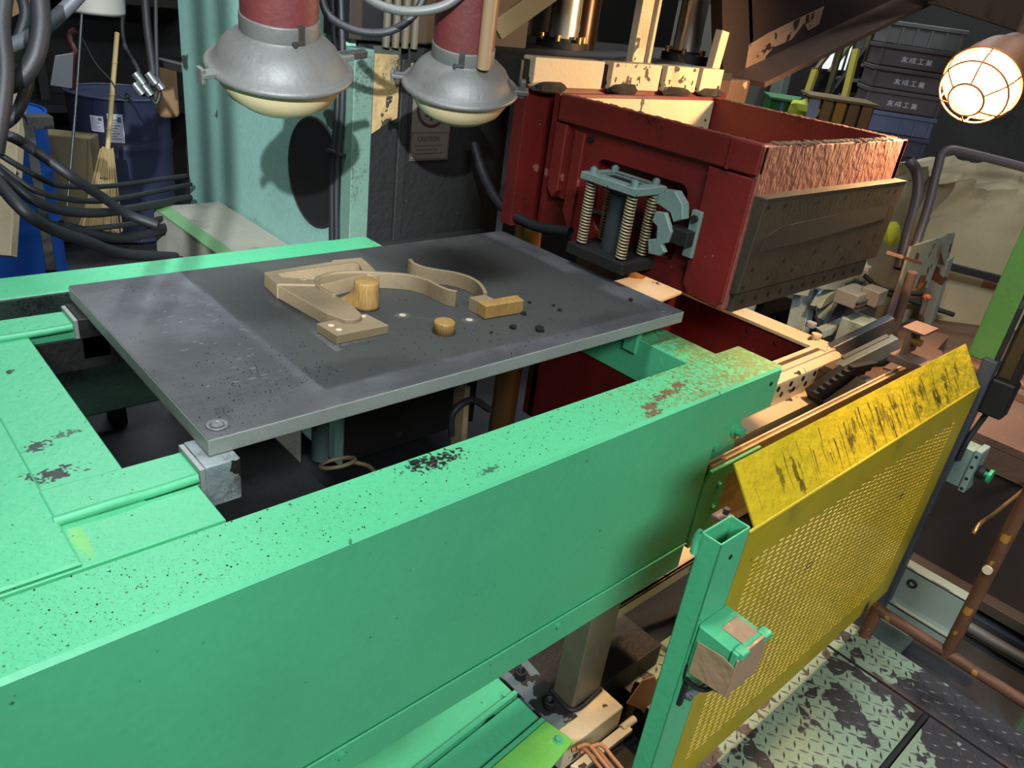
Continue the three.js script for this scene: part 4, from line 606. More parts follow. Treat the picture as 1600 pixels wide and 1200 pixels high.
// ------------------------------------------------------------------ guard door with perforated sheet, and its posts
const DX0 = 1.146, DX1 = 2.338, DZF = -0.475;
{
  const t = thing('guard_door', 'yellow safety guard door of slotted perforated sheet with a scuffed sloping top flap', 'guard door');
  // the sheet: a grid of cells round real slots
  const pos = [], th = 0.0014, zF = DZF, zB = DZF - th;
  const quad = (a, b, c, d) => pos.push(...a, ...b, ...c, ...a, ...c, ...d);
  const rect = (x0, x1, y0, y1) => { if (x1 - x0 < 1e-6 || y1 - y0 < 1e-6) return; quad([x0, y0, zF], [x1, y0, zF], [x1, y1, zF], [x0, y1, zF]); quad([x1, y0, zB], [x0, y0, zB], [x0, y1, zB], [x1, y1, zB]); };
  const sx0 = 1.205, px = 0.0305, nx = 34, py = 0.0125, ny = 47, y0 = 0.13, sx1 = sx0 + nx * px, yT = 0.8, yBt = 0.05, yp1 = y0 + ny * py + py / 2;
  rect(DX0, sx0, yBt, yT); rect(sx1, DX1, yBt, yT); rect(sx0, sx1, yBt, y0); rect(sx0, sx1, yp1, yT);
  for (let i = 0; i < nx; i++) {
    const off = (i % 2) * py / 2, a = sx0 + i * px; rect(a, a + px, y0, y0 + off); rect(a, a + px, y0 + off + ny * py, yp1);
    for (let j = 0; j < ny; j++) {
      const b = y0 + off + j * py, _ = 0;
      const h0 = a + 0.0046, h1 = a + px - 0.0046, v0 = b + 0.0036, v1 = b + py - 0.0036;
      rect(a, h0, b, b + py); rect(h1, a + px, b, b + py); rect(h0, h1, b, v0); rect(h0, h1, v1, b + py);
      quad([h0, v0, zF], [h1, v0, zF], [h1, v0, zB], [h0, v0, zB]); quad([h1, v1, zF], [h0, v1, zF], [h0, v1, zB], [h1, v1, zB]);
      quad([h0, v1, zF], [h0, v0, zF], [h0, v0, zB], [h0, v1, zB]); quad([h1, v0, zF], [h1, v1, zF], [h1, v1, zB], [h1, v0, zB]);
    }
  }
  quad([DX0, yBt, zB], [DX1, yBt, zB], [DX1, yBt, zF], [DX0, yBt, zF]); quad([DX1, yBt, zF], [DX1, yBt, zB], [DX1, yT, zB], [DX1, yT, zF]); quad([DX0, yBt, zB], [DX0, yBt, zF], [DX0, yT, zF], [DX0, yT, zB]);
  const g = new THREE.BufferGeometry(); g.setAttribute('position', new THREE.Float32BufferAttribute(pos, 3)); g.computeVertexNormals();
  M('slotted_sheet', g, mat.yellow, t);
  // flap with drips of black coating
  const W = 1600, H = 200;
  const drips = []; for (let k = 0; k < 95; k++) { const q = rnd(); drips.push([q < 0.62 ? R(0.36, 0.93) : q < 0.85 ? R(0.1, 0.36) : R(0.03, 0.97), R(0.1, 0.6), R(0.0008, 0.0045) * (0.4 + 0.6 * rnd()), R(0.2, 0.8), R(0.3, 0.85)]); }
  const pools = []; for (let k = 0; k < 34; k++) pools.push([rnd() < 0.75 ? R(0.35, 0.92) : R(0.08, 0.35), R(0.3, 0.85), R(0.004, 0.016), R(0.1, 0.38), R(0.3, 0.75)]);
  const flapTex = makeTex(W, H, (u, v, o) => { // u along the door, v down the flap
    const n = fbm(u, v, 6, 4, 5, 1), g2 = vn(u * 800, v * 100, 4096), g3 = vn(u * 260, v * 14, 4096), g4 = fbm(u, v, 24, 3, 6, 0.5), k = 1 + 0.12 * (n - 0.5) + 0.06 * (g2 - 0.5); o[0] = 190 * k; o[1] = 162 * k; o[2] = 30 * k;
    for (const [x, y, rx, ry, a] of pools) { const b = blob(u + 0.004 * (g3 - 0.5), v, x, y, rx, ry); if (b > 0) lerp3(o, o, [66, 56, 24], a * ss(0.42, 0.62, 0.5 * b + 0.55 * g4 + 0.2 * (g2 - 0.5))); }
    for (const [x, y, w, l, a] of drips) { const q = (v - y) / l; if (q < 0 || q > 1) continue; const d = Math.abs(u - x - 0.0012 * Math.sin(v * 9 + x * 50)); const ww = w * (1.3 - q); if (d < ww) lerp3(o, o, [56, 48, 22], a * ss(ww, ww * 0.4, d) * ss(0.25, 0.55, 0.5 * g3 + 0.5 * g2 + 0.2 * (1 - q))); }
    const c = ss(0.62, 0.68, fbm(u + 4, v, 10, 4, 5, 0.6)) * (0.4 + 0.6 * ss(0.3, 0.5, u)); lerp3(o, o, [120, 104, 38], 0.22 * c);
  });
  flapTex.wrapS = flapTex.wrapT = THREE.ClampToEdgeWrapping;
  const a = [-0.476, 0.801], b = [-0.552, 0.902], fx0 = 1.17, fx1 = 2.337;
  const fm = new THREE.MeshStandardMaterial({ map: flapTex, roughness: 0.42, bumpMap: (() => { const c = bumpRough.clone(); c.repeat.set(8, 1); c.needsUpdate = true; return c; })(), bumpScale: 0.004 });
  const fg = new THREE.BufferGeometry(); fg.setAttribute('position', new THREE.Float32BufferAttribute([fx0, a[1], a[0], fx1, a[1], a[0], fx1, b[1], b[0], fx0, a[1], a[0], fx1, b[1], b[0], fx0, b[1], b[0]], 3));
  fg.setAttribute('uv', new THREE.Float32BufferAttribute([0, 1, 1, 1, 1, 0, 0, 1, 1, 0, 0, 0], 2)); fg.computeVertexNormals(); fg.userData.keepUV = true;
  const fl = M('top_flap', fg, fm, t);
  M('flap_back', prism('X', [[a[0] - 0.0003, a[1] - 0.0002], [b[0] - 0.0003, b[1] - 0.0002], [b[0] - 0.003, b[1] - 0.002], [a[0] - 0.003, a[1] - 0.002]], fx0, fx1), mat.yellow, fl);
  M('hinge_rod', cyl([1.15, 0.8, -0.478], [DX1, 0.8, -0.478], 0.004, 10), mat.yellow, t);
}
{ const t = thing('plywood_sheet', 'plywood board standing upright behind the yellow guard door, top edge lit orange', 'plywood board');
  M('front_ply', bx(1.435, 2.66, 0.46, 0.702, -0.734, -0.728, 0.0008), mat.ply, t); M('core_ply', bx(1.435, 2.66, 0.46, 0.699, -0.741, -0.734, 0.0005), plain(c8(140, 96, 62), 0.8), t); M('back_ply', bx(1.435, 2.66, 0.46, 0.703, -0.747, -0.741, 0.0008), mat.ply, t); }
{ const t = thing('door_post', 'green square post at the near end of the yellow guard door', 'post');
  M('tube', [bx(1.052, 1.056, -0.12, 0.818, -0.518, -0.475), bx(1.052, 1.146, -0.12, 0.818, -0.479, -0.475), bx(1.142, 1.146, -0.12, 0.818, -0.518, -0.475), bx(1.052, 1.146, -0.12, 0.818, -0.518, -0.514)], mat.green, t);
  M('end_weld', tube([[1.05, 0.82, -0.518], [1.05, 0.8, -0.522], [1.05, 0.77, -0.52]], 0.007, 12, 6), mat.green, t);
  M('bolt', cyl([1.1, 0.77, -0.477], [1.1, 0.77, -0.4735], 0.005, 10), mat.black, t);
  M('hinge_block', bx(1.135, 1.17, 0.795, 0.803, -0.55, -0.52), mat.brown, t); M('hinge_pin', cyl([1.16, 0.8, -0.535], [1.16, 0.815, -0.535], 0.006, 12), mat.dark, t); }
{ const t = thing('sensor_box', 'green sensor box wrapped with brown parcel tape on the near green post', 'sensor box');
  const x0 = 1.06, x1 = 1.155, y0 = 0.53, y1 = 0.628;
  M('housing', prism('X', [[-0.474, y0 - 0.035], [-0.474, y1], [-0.4, y1 - 0.002], [-0.4, y0 + 0.012]], x0, x1, 0.003), mat.green, t);
  M('lid', bx(x0 - 0.004, x1 + 0.004, y0, y1 + 0.002, -0.4, -0.385, 0.004), mat.green, t);
  M('tape_wrap', [prism('X', [[-0.464, y1 - 0.03], [-0.464, y0 - 0.012], [-0.383, y0 - 0.002], [-0.383, y1 - 0.03], [-0.41, y1 - 0.022]], x0 - 0.005, x0 - 0.0035, 0.0005), bx(x0 - 0.005, x1 + 0.005, y0 - 0.004, y1 - 0.01, -0.386, -0.3825, 0.002), bx(x0 + 0.03, x1 - 0.012, y1 - 0.001, y1 + 0.0015, -0.445, -0.384, 0.0008), bx(x0 + 0.02, x1 - 0.002, y1 - 0.02, y1 + 0.0045, -0.388, -0.3815, 0.001)], mat.tape, t);
  for (const x of [x0 + 0.012, x1 - 0.006]) M('lid_lug', bx(x - 0.012, x + 0.012, y1 - 0.012, y1 + 0.006, -0.4, -0.378, 0.004), mat.green, t);
  M('cable_gland', cyl([1.1, y0 - 0.04, -0.42], [1.1, y0 + 0.01, -0.41], 0.013, 14), mat.dark, t);
  M('cable', tube([[1.1, y0 - 0.035, -0.42], [1.09, y0 - 0.06, -0.44], [1.066, y0 - 0.04, -0.468], [1.063, y0 + 0.0, -0.474]], 0.005, 20), mat.rubber, t); }
{ const t = thing('limit_switch', 'small grey metal latch lever below the taped sensor box', 'latch'); 
  M('base', bx(1.07, 1.082, 0.41, 0.47, -0.476, -0.466), mat.dark, t); M('lever', beam([1.075, 0.44, -0.462], [1.135, 0.448, -0.45], 0.006, 0.016), plain(c8(150, 152, 166), 0.4, 0.5), t); M('pivot', cyl([1.08, 0.44, -0.47], [1.08, 0.44, -0.452], 0.006, 12), mat.steel, t); M('end_knob', cyl([1.14, 0.45, -0.46], [1.14, 0.45, -0.44], 0.008, 12), mat.black, t); }
one('far_door_post', 'olive green square post rising past the far end of the yellow guard door', 'post', [bx(2.36, 2.43, 0.866, 2.6, -0.545, -0.476, 0.004)], pm(wear([88, 128, 60], { vary: 0.06, speck: 40 }), 0.6, { roughness: 0.45 }));
one('grey_post', 'slim dark grey post at the far end of the yellow door, below the green post', 'post', [bx(2.345, 2.385, -0.12, 0.88, -0.5, -0.462, 0.004)], plain(c8(70, 72, 78), 0.5, 0.2));
{ const t = thing('light_curtain', 'black light curtain bar beside the far green post', 'light curtain'); M('bar', bx(2.37, 2.42, 0.74, 2.5, -0.46, -0.405, 0.006), plain(c8(30, 28, 26), 0.35), t); M('front_window', bx(2.364, 2.371, 0.84, 2.4, -0.45, -0.42, 0.001), plain(c8(58, 46, 34), 0.2), t); M('end_cap', bx(2.362, 2.425, 0.72, 0.83, -0.465, -0.4, 0.008), mat.black, t); M('cable', tube([[2.39, 0.73, -0.44], [2.385, 0.67, -0.45], [2.37, 0.62, -0.455], [2.365, 0.56, -0.455]], 0.008, 20), mat.rubber, t); M('mount_strip', bx(2.362, 2.372, 0.7, 2.5, -0.476, -0.464), mat.dark, t); }
{ const t = thing('control_box', 'pale grey control box with a green push button at the far end of the door', 'control box');
  M('case', bx(2.375, 2.44, 0.475, 0.602, -0.5, -0.425, 0.004), mat.paleblue, t); M('lid', bx(2.37, 2.445, 0.468, 0.609, -0.425, -0.405, 0.004), mat.paleblue, t);
  for (const y of [0.48, 0.515, 0.555, 0.59]) M('lid_screw', cyl([2.369, y, -0.415], [2.377, y, -0.415], 0.005, 10), mat.dark, t);
  M('button_collar', cyl([2.41, 0.535, -0.41], [2.41, 0.535, -0.385], 0.02, 24), mat.black, t); M('push_button', [cyl([2.41, 0.535, -0.39], [2.41, 0.535, -0.372], 0.01, 20), cyl([2.41, 0.535, -0.374], [2.41, 0.535, -0.365], 0.022, 24)], plain(c8(28, 150, 92), 0.35), t); }
{ const t = thing('channel_bracket', 'grey-green channel bracket with one bolt hole low down behind the door end', 'bracket');
  M('channel', [bx(2.4, 2.408, 0.0, 0.13, -0.5, -0.27), bx(2.4, 2.45, 0.122, 0.13, -0.5, -0.27), bx(2.36, 2.408, -0.005, 0.003, -0.5, -0.27), bx(2.36, 2.366, -0.03, 0.003, -0.5, -0.27)], plain(c8(132, 142, 130), 0.5), t);
  M('ring_washer', new THREE.TorusGeometry(0.012, 0.004, 8, 20).rotateY(PI / 2).translate(2.398, 0.085, -0.43), mat.dark, t);
  M('lower_block', bx(2.3, 2.4, -0.11, -0.03, -0.47, -0.36), plain(c8(120, 132, 124), 0.5), t); }
{ const t = thing('guard_rail', 'rusty pipe guard rail along the edge of the checker plate floor', 'guard rail');
  M('lower_pipe', cyl([2.14, 0.11, -0.44], [2.14, 0.1, 0.5], 0.0165, 20), mat.rust, t); M('post', cyl([2.14, -0.01, -0.442], [2.14, 0.12, -0.438], 0.0185, 20), mat.rust, t); M('post', cyl([2.14, 0.1, -0.232], [2.14, 0.8, -0.236], 0.0175, 20), mat.rust, t); M('clamp_bolt', [cyl([2.115, 0.42, -0.236], [2.165, 0.42, -0.236], 0.012, 14)], mat.cream, t); }
{ const t = thing('bent_rod', 'thin copper-coloured rod with a hooked tip, poking in from the right', 'rod'); M('shaft', tube([[2.108, 0.504, -0.3], [2.113, 0.521, -0.3], [2.312, 0.497, -0.3], [2.897, 0.433, -0.3]], 0.0055, 24), mat.bronze, t); }
// ------------------------------------------------------------------ checker plate floor at the operator's side
{
  const X0 = 0.8, X1 = 2.16, Z0 = -0.72, Z1 = 0.62, W = 1360, H = 1340;
  const ft = makeTex(W, H, (u, v, o) => {
    const x = mix(X0, X1, u), z = mix(Z0, Z1, v), n = fbm(u, v, 7, 5), m = fbm(u + 5, v + 3, 16, 4), g = vn(u * 600, v * 600, 4096);
    lerp3(o, [142, 156, 128], [116, 134, 112], n); for (let c = 0; c < 3; c++) o[c] *= 1 + 0.1 * (g - 0.5);
    const h = fbm(u + 9, v + 1, 28, 3), q = fbm(u + 2, v + 8, 60, 2);
    let w = 0.3 * n + 0.34 * m + 0.36 * h + 0.12 * q - 0.012; // where the paint has been trodden off
    w += 0.2 * ss(-0.26, -0.1, z + 0.16 * (n - 0.5) + 0.1 * (x - 1.9)) + 0.07 * ss(0.03, 0, Math.abs(x - 2.0)) - 0.05 * ss(2.05, 2.12, x) - 0.02 * ss(-0.3, -0.45, z);
    lerp3(o, o, [50, 45, 47], ss(0.585, 0.6, w)); lerp3(o, o, [46, 42, 42], 0.9 * ss(0.69, 0.71, fbm(u + 11, v + 4, 18, 3)));
    lerp3(o, o, [104, 72, 54], 0.7 * ss(0.028, 0.0, Math.abs(x - 2.0)) * ss(0.46, 0.6, m + 0.2 * (g - 0.5)));
  });
  ft.wrapS = ft.wrapT = THREE.ClampToEdgeWrapping; mapTo(ft, X0, X1, Z0, Z1);
  const fm = new THREE.MeshStandardMaterial({ map: ft, roughness: 0.5, metalness: 0.05, bumpMap: rep(bumpFine, 0.1), bumpScale: 0.0008 });
  const bar = (x, z, a) => { const l = 0.0135, w = 0.0034, h = 0.0018, P = [[-l, 0, 0], [0, 0, w], [l, 0, 0], [0, 0, -w]], T = [[-l * 0.7, h, 0], [0, h, w * 0.45], [l * 0.7, h, 0], [0, h, -w * 0.45]], c = Math.cos(a), s = Math.sin(a), f = ([p, q, r]) => [x + p * c - r * s, q, z + p * s + r * c], v = []; const tri = (A, B, C) => v.push(...f(A), ...f(B), ...f(C)); for (let i = 0; i < 4; i++) { const j = (i + 1) % 4; tri(P[i], P[j], T[j]); tri(P[i], T[j], T[i]); } tri(T[0], T[1], T[2]); tri(T[0], T[2], T[3]); return v; };
  const barM = pm(wear([78, 72, 68], { vary: 0.3, dirt: [44, 40, 38], dirtAt: 0.45, dirtAmt: 0.7 }), 0.3, { roughness: 0.42, metalness: 0.35 });
  const plates = [[[[0.8, -0.2], [1.993, -0.2], [1.993, -0.8], [1.36, -0.8], [1.36, -0.5], [0.8, -0.5]], 0.8, 1.993, -0.8, -0.2], [null, 0.8, 1.993, -0.182, 0.6], [null, 2.003, 2.16, -0.8, 0.6], [null, 2.17, 2.95, -0.95, -0.56]];
  plates.forEach(([poly, a, b, c, d]) => {
    const m = struct('floor_plate', poly ? prism('Y', poly, -0.008, 0, 0.001) : bx(a, b, -0.008, 0, c, d, 0.001), fm);
    const v = [], p = 0.0265; for (let ix = Math.ceil(a / p); ix * p < b - 0.01; ix++) for (let iz = Math.ceil(c / p); iz * p < d - 0.01; iz++) { const x = ix * p, z = iz * p; if (x < a + 0.012 || z < c + 0.012 || z > 0.2 || x < 1.0 || (poly && x < 1.375 && z < -0.485)) continue; v.push(...bar(x, z, ((ix + iz) & 1) ? PI / 4 + 0.25 : -PI / 4 + 0.25)); }
    const g = new THREE.BufferGeometry(); g.setAttribute('position', new THREE.Float32BufferAttribute(v, 3)); g.computeVertexNormals(); const r = M('raised_bars', g, barM, m); r.userData.kind = 'stuff';
  });
  struct('floor_frame', [bx(0.8, 2.16, -0.12, -0.008, -0.2, -0.185), bx(2.14, 2.16, -0.12, -0.008, -0.72, 0.6), bx(0.8, 0.82, -0.12, -0.008, -0.72, 0.6), bx(1.36, 2.16, -0.12, -0.008, -0.8, -0.78), bx(1.36, 1.38, -0.12, -0.008, -0.8, -0.5), bx(1.99, 2.006, -0.12, -0.01, -0.72, 0.6)], mat.dark);
}
// ------------------------------------------------------------------ below the near beam
{ const t = thing('lower_cover', 'dark green ribbed cover plates below the near beam with a lighter green end plate', 'cover plate');
  M('upper_panel', prism('Y', [[0.3, -0.95], [1.035, -0.95], [1.037, -0.86], [0.3, -0.8]], 0.09, 0.1, 0.002), mat.green, t);
  M('lower_panel', prism('Y', [[0.3, -0.785], [1.037, -0.845], [1.038, -0.768], [0.3, -0.7]], 0.09, 0.1, 0.002), mat.green, t);
  M('panel_rib', beam([0.3, 0.1, -0.795], [1.037, 0.1, -0.855], 0.012, 0.022), mat.green, t);
  M('panel_rib', beam([0.3, 0.1, -0.692], [1.037, 0.1, -0.758], 0.012, 0.022), mat.green, t);
  M('end_plate', prism('Y', [[0.5, -0.70], [1.036, -0.75], [1.05, -0.672], [0.5, -0.56]], 0.106, 0.114, 0.002), pm(wear([112, 190, 84], { vary: 0.06, speck: 30 }), 0.4, { roughness: 0.4 }), t);
  M('bolt', hexBolt([1.022, 0.114, -0.694], [0, 1, 0], 0.008, 0.006, 1.6), mat.green, t); M('bolt', hexBolt([1.012, 0.1, -0.868], [0, 1, 0], 0.008, 0.006, 1.5), mat.green, t);
  M('side_skirt', bx(0.5, 1.04, -0.11, 0.09, -0.74, -0.72), mat.green, t); }
{ const t = thing('machine_pedestal', 'cream machine pedestal with black socket screws and an upright post under the beam', 'pedestal');
  const ped = pm(wear([96, 104, 104], { vary: 0.1, chip: [26, 24, 24], chipAt: 0.56, chipF: 5 }), 0.25, { roughness: 0.6 });
  M('screw_plate', prism('Y', [[1.043, -0.95], [1.14, -0.95], [1.118, -0.72], [1.043, -0.72]], 0.08, 0.1, 0.002), ped, t);
  for (const p of [[1.081, -0.888], [1.079, -0.78]]) M('socket_screw', lathe([[0, 0], [0.0145, 0], [0.0145, 0.022], [0.0135, 0.024], [0.0075, 0.024], [0.007, 0.012], [0, 0.012]], 24).translate(p[0], 0.099, p[1]), mat.black, t);
  M('upright', bx(1.117, 1.218, 0.1, 0.432, -0.808, -0.74, 0.004), pm(wear([106, 96, 78], { vary: 0.1, dirt: [62, 54, 44], dirtAt: 0.5, dirtAmt: 0.7 }), 0.3), t);
  M('weld_bead', tube([[1.115, 0.104, -0.81], [1.115, 0.104, -0.738], [1.22, 0.104, -0.738]], 0.006, 24, 6), mat.dark, t);
  M('base_block', bx(1.028, 1.235, 0.02, 0.096, -0.752, -0.672, 0.005), mat.cream, t);
  M('base_strip', bx(1.05, 1.25, 0.02, 0.035, -0.665, -0.64, 0.002), mat.cream, t); M('base_pin', cyl([1.23, 0.03, -0.66], [1.28, 0.03, -0.66], 0.01, 12), mat.cream, t);
  M('base', bx(1.05, 1.5, -0.12, 0.075, -1.2, -0.755), mat.dark, t); }
{ const t = thing('cream_rail', 'cream channel rail lit warm under the right end of the green beam', 'rail');
  M('channel', [bx(1.22, 1.62, 0.335, 0.345, -0.84, -0.76), bx(1.22, 1.62, 0.305, 0.345, -0.77, -0.76), bx(1.22, 1.62, 0.305, 0.345, -0.85, -0.84)], mat.cream, t); M('end_lip', bx(1.212, 1.224, 0.3, 0.35, -0.85, -0.755), mat.cream, t); }
one('cardboard_flap', 'torn brown cardboard flap wrapped on pipes below the beam', 'cardboard', prism('Z', [[1.254, 0.088, -0.68], [1.301, 0.138, -0.68], [1.358, 0.115, -0.68], [1.41, 0.023, -0.68], [1.42, -0.103, -0.68], [1.335, 0.008, -0.68]].map((p) => [p[0], p[1]]), -0.68, -0.677, 0.0008), plain(c8(168, 112, 66), 0.8));
for (const i of [0, 1]) one('lower_pipe', ['left brown pipe below the cardboard flap', 'right brown pipe below the cardboard flap'][i], 'pipe', tube([[1.324, 0.051, -0.7], [1.321, -0.007, -0.7], [1.306, -0.15, -0.7]].map(([a, b, c]) => [a + i * 0.03, b, c - i * 0.015]), 0.0115, 16, 10), plain(c8(96, 66, 48), 0.5));
one('coiled_cable', 'brown cables bunched at the foot of the pedestal', 'cable', Array.from({ length: 5 }, (_, i) => tube([[1.023, 0.12, -0.654], [1.049, 0.12, -0.644], [1.046, 0.12, -0.601], [1.04, 0.12, -0.557]].map(([a, b, c]) => [a + i * 0.008, b + 0.01 * Math.sin(i * 2), c + i * 0.006]), 0.005, 20, 6)), plain(c8(158, 104, 66), 0.6));
one('thin_conduit', 'dark conduit running under the beam behind the pedestal', 'conduit', [cyl([1.3, 0.12, -1.0], [2.0, 0.12, -0.86], 0.03, 16), cyl([1.5, 0.2, -0.95], [1.505, 0.235, -0.95], 0.018, 20)], plain(c8(70, 52, 42), 0.5));
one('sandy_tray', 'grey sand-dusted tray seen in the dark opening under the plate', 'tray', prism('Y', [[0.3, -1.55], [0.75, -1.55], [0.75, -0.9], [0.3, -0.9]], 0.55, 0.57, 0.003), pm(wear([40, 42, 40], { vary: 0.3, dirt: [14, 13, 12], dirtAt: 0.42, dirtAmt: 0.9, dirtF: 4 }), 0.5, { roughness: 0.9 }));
one('hose_ring', 'thin pale hose coiled in a ring in the opening under the plate', 'hose', [new THREE.TorusGeometry(0.04, 0.005, 8, 32).rotateX(PI / 2 - 0.4).translate(...[0.797, 0.6, -1.306]), tube([[0.831, 0.6, -1.289], [0.85, 0.6, -1.259], [0.847, 0.6, -1.209]], 0.005, 12)], plain(c8(110, 92, 70), 0.6));
one('teal_strut', 'dull teal strut standing in the opening below the plate', 'strut', cyl([...[0.774, 0.6, -1.345]], [...[0.774, 0.6, -1.345]].map((v, i) => i === 1 ? 0.9 : v), 0.02, 16), plain(c8(62, 78, 74), 0.6));
one('tan_strut', 'tan flat strut standing in the opening, nearer the middle', 'strut', beam([1.292, 0.4, -1.45], [1.28, 0.618, -1.45], 0.05, 0.02), mat.tan);
one('inner_hose', 'black hose looping beside the tan strut', 'hose', tube([[1.216, 0.495, -1.4], [1.214, 0.568, -1.4], [1.273, 0.593, -1.4], [1.351, 0.54, -1.4]], 0.01, 24), mat.rubber);
M('under_rail', beam([1.675, 0.72, -1.272], [1.699, 0.72, -1.052], 0.05, 0.04), mat.cream, scene.getObjectByName('machine_table'));
one('inner_floor_box', 'dark machine bed deep inside the opening of the table', 'machine bed', bx(0.3, 1.62, -0.12, -0.05, -1.75, -0.95), mat.black);  // black to deepen the shade inside the opening
// ------------------------------------------------------------------ behind the press on the right
{ // stack of crates with white stencilled lettering
  // strokes of the four characters, on a 10 x 10 grid
  const GL = [[[1, 3, 9, 3], [4.5, 1, 3.5, 5], [3.5, 5, 1, 9], [3.6, 5, 7.5, 5], [7.5, 5, 3, 9.3], [4, 6, 9, 9.3]], [[1.5, 3, 9, 3], [2, 3, 1.2, 9], [2, 5.5, 4.5, 5.5], [4.5, 5.5, 4.2, 8], [5.5, 1, 6.5, 6], [6.5, 6, 9, 9], [8.5, 5, 5, 9.3], [7.5, 1, 8.5, 2]], [[2, 2, 8, 2], [5, 2, 5, 8.5], [1, 8.5, 9, 8.5]], [[3.5, 0.8, 3.5, 2.6], [6.5, 0.8, 6.5, 2.6], [1, 2.8, 9, 2.8], [2, 4.2, 8, 4.2], [2, 5.5, 8, 5.5], [1, 6.8, 9, 6.8], [5, 4, 5, 9.6], [4.6, 7, 1.5, 9.4], [5.4, 7, 8.6, 9.4]]];
  const cv = document.createElement('canvas'); cv.width = 512; cv.height = 128; const c = cv.getContext('2d'); c.fillStyle = '#665a5a'; c.fillRect(0, 0, 512, 128); c.strokeStyle = '#d8d6dc'; c.lineWidth = 7;
  GL.forEach((s, i) => s.forEach(([a, b, d, e]) => { c.beginPath(); c.moveTo(136 + i * 62 + a * 6, 32 + b * 6); c.lineTo(136 + i * 62 + d * 6, 32 + e * 6); c.stroke(); }));
  const tex = new THREE.CanvasTexture(cv); tex.colorSpace = THREE.SRGBColorSpace;
  const lm = new THREE.MeshStandardMaterial({ map: tex, roughness: 0.7 });
  const kinds = [['grey-white slatted crate on top of the dark crate stack', [128, 128, 126], 0], ['uppermost dark brown crate with white lettering', [102, 90, 90], 1], ['middle dark brown crate with white lettering', [102, 90, 90], 1], ['lowest dark brown crate with white lettering', [102, 90, 90], 1], ['pale blue-violet crate below the lettered crates', [116, 122, 152], 0], ['grey crate at the bottom of the stack in view', [92, 92, 104], 0], ['dark crate under the grey crate', [70, 64, 66], 0], ['dark crate next to the bottom of the stack', [70, 64, 66], 0]];
  const w = 0.5, h = 0.138, d = 0.36; const p0 = [5.888, 1.686, -2.374];
  kinds.forEach(([lab, col, txt], i) => {
    const t = thing('crate', lab, 'crate', [p0[0], p0[1] - i * (h + 0.004), p0[2]], 'crates in the tall stack'); t.rotation.y = -0.95;
    const m = plain(c8(...col), 0.7);
    M('body', [bx(-w / 2, w / 2, -h / 2, h / 2 - 0.02, -d, 0, 0.006)], m, t); M('rim', bx(-w / 2 - 0.012, w / 2 + 0.012, h / 2 - 0.028, h / 2, -d - 0.01, 0.012, 0.005), m, t);
    if (txt) { const g = new THREE.PlaneGeometry(w - 0.06, 0.095).translate(0, -0.015, 0.0035); g.userData.keepUV = true; M('lettering', g, lm, t); for (const q of [-w / 2, w / 2 - 0.02]) M('end_rib', bx(q, q + 0.02, -h / 2, h / 2 - 0.02, 0, 0.008), m, t); }
    else for (let k = 0; k < 6; k++) M('slat_rib', bx(-w / 2 + k * 0.094, -w / 2 + k * 0.094 + 0.018, -h / 2, h / 2 - 0.03, 0, 0.008, 0.002), m, t);
  });
}
{ const q = [5.888, 1.686, -2.374]; const b = one('steel_cabinet', 'dark steel cabinet carrying the tall crate stack', 'cabinet', bx(-0.3, 0.3, -0.12, q[1] - 8 * 0.142 + 0.065, -0.4, 0.02, 0.006), mat.dark); b.position.set(q[0], 0, q[2]); b.rotation.y = -0.95; }
{ const t = thing('steel_stairs', 'dark steel stairs with worn yellow hand rails left of the crate stack', 'stairs');
  const A = [6.964, 0.99, -3.655], B = [7.832, 2.071, -3.554];
  for (const s of [0, 0.7]) { M('stringer', beam([A[0] + s, A[1] - 0.4, A[2] - s * 0.3], [B[0] + s, B[1] - 0.4, B[2] - s * 0.3], 0.04, 0.16), mat.dark, t); M('hand_rail', beam([A[0] + s, A[1] + 0.3, A[2] - s * 0.3], [B[0] + s, B[1] + 0.3, B[2] - s * 0.3], 0.035, 0.035), plain(c8(112, 102, 66), 0.6), t); }
  for (let i = 0; i < 8; i++) { const q = i / 8, x = mix(A[0], B[0], q), y = mix(A[1], B[1], q) - 0.4, z = mix(A[2], B[2], q); M('tread', beam([x, y, z], [x + 0.7, y, z - 0.21], 0.2, 0.025), plain(c8(96, 96, 96), 0.5), t); }
  for (const [px, y0, y1] of [[0, 0, 0], [0.35, 0, 0], [0.8, 0, 0]]) { const x = mix(A[0], B[0], px), y = mix(A[1], B[1], px), z = mix(A[2], B[2], px); M('rail_post', beam([x, y - 0.45, z], [x, y + 0.35, z], 0.045, 0.045, [1, 0, 0]), plain(c8(90, 84, 50), 0.6), t); }
  M('rail_post', beam([7.014, 1.528, -3.354], [6.833, 1.118, -3.24], 0.05, 0.05, [1, 0, 0]), plain(c8(160, 144, 44), 0.6), t); M('rail_post', beam([6.716, 1.329, -3.513], [6.611, 1.126, -3.473], 0.05, 0.05, [1, 0, 0]), plain(c8(160, 144, 44), 0.6), t);
  M('landing_column', beam([7.322, 1.757, -4.167], [6.986, 0.992, -3.954], 0.12, 0.12, [1, 0, 0]), plain(c8(96, 108, 100), 0.6), t); }
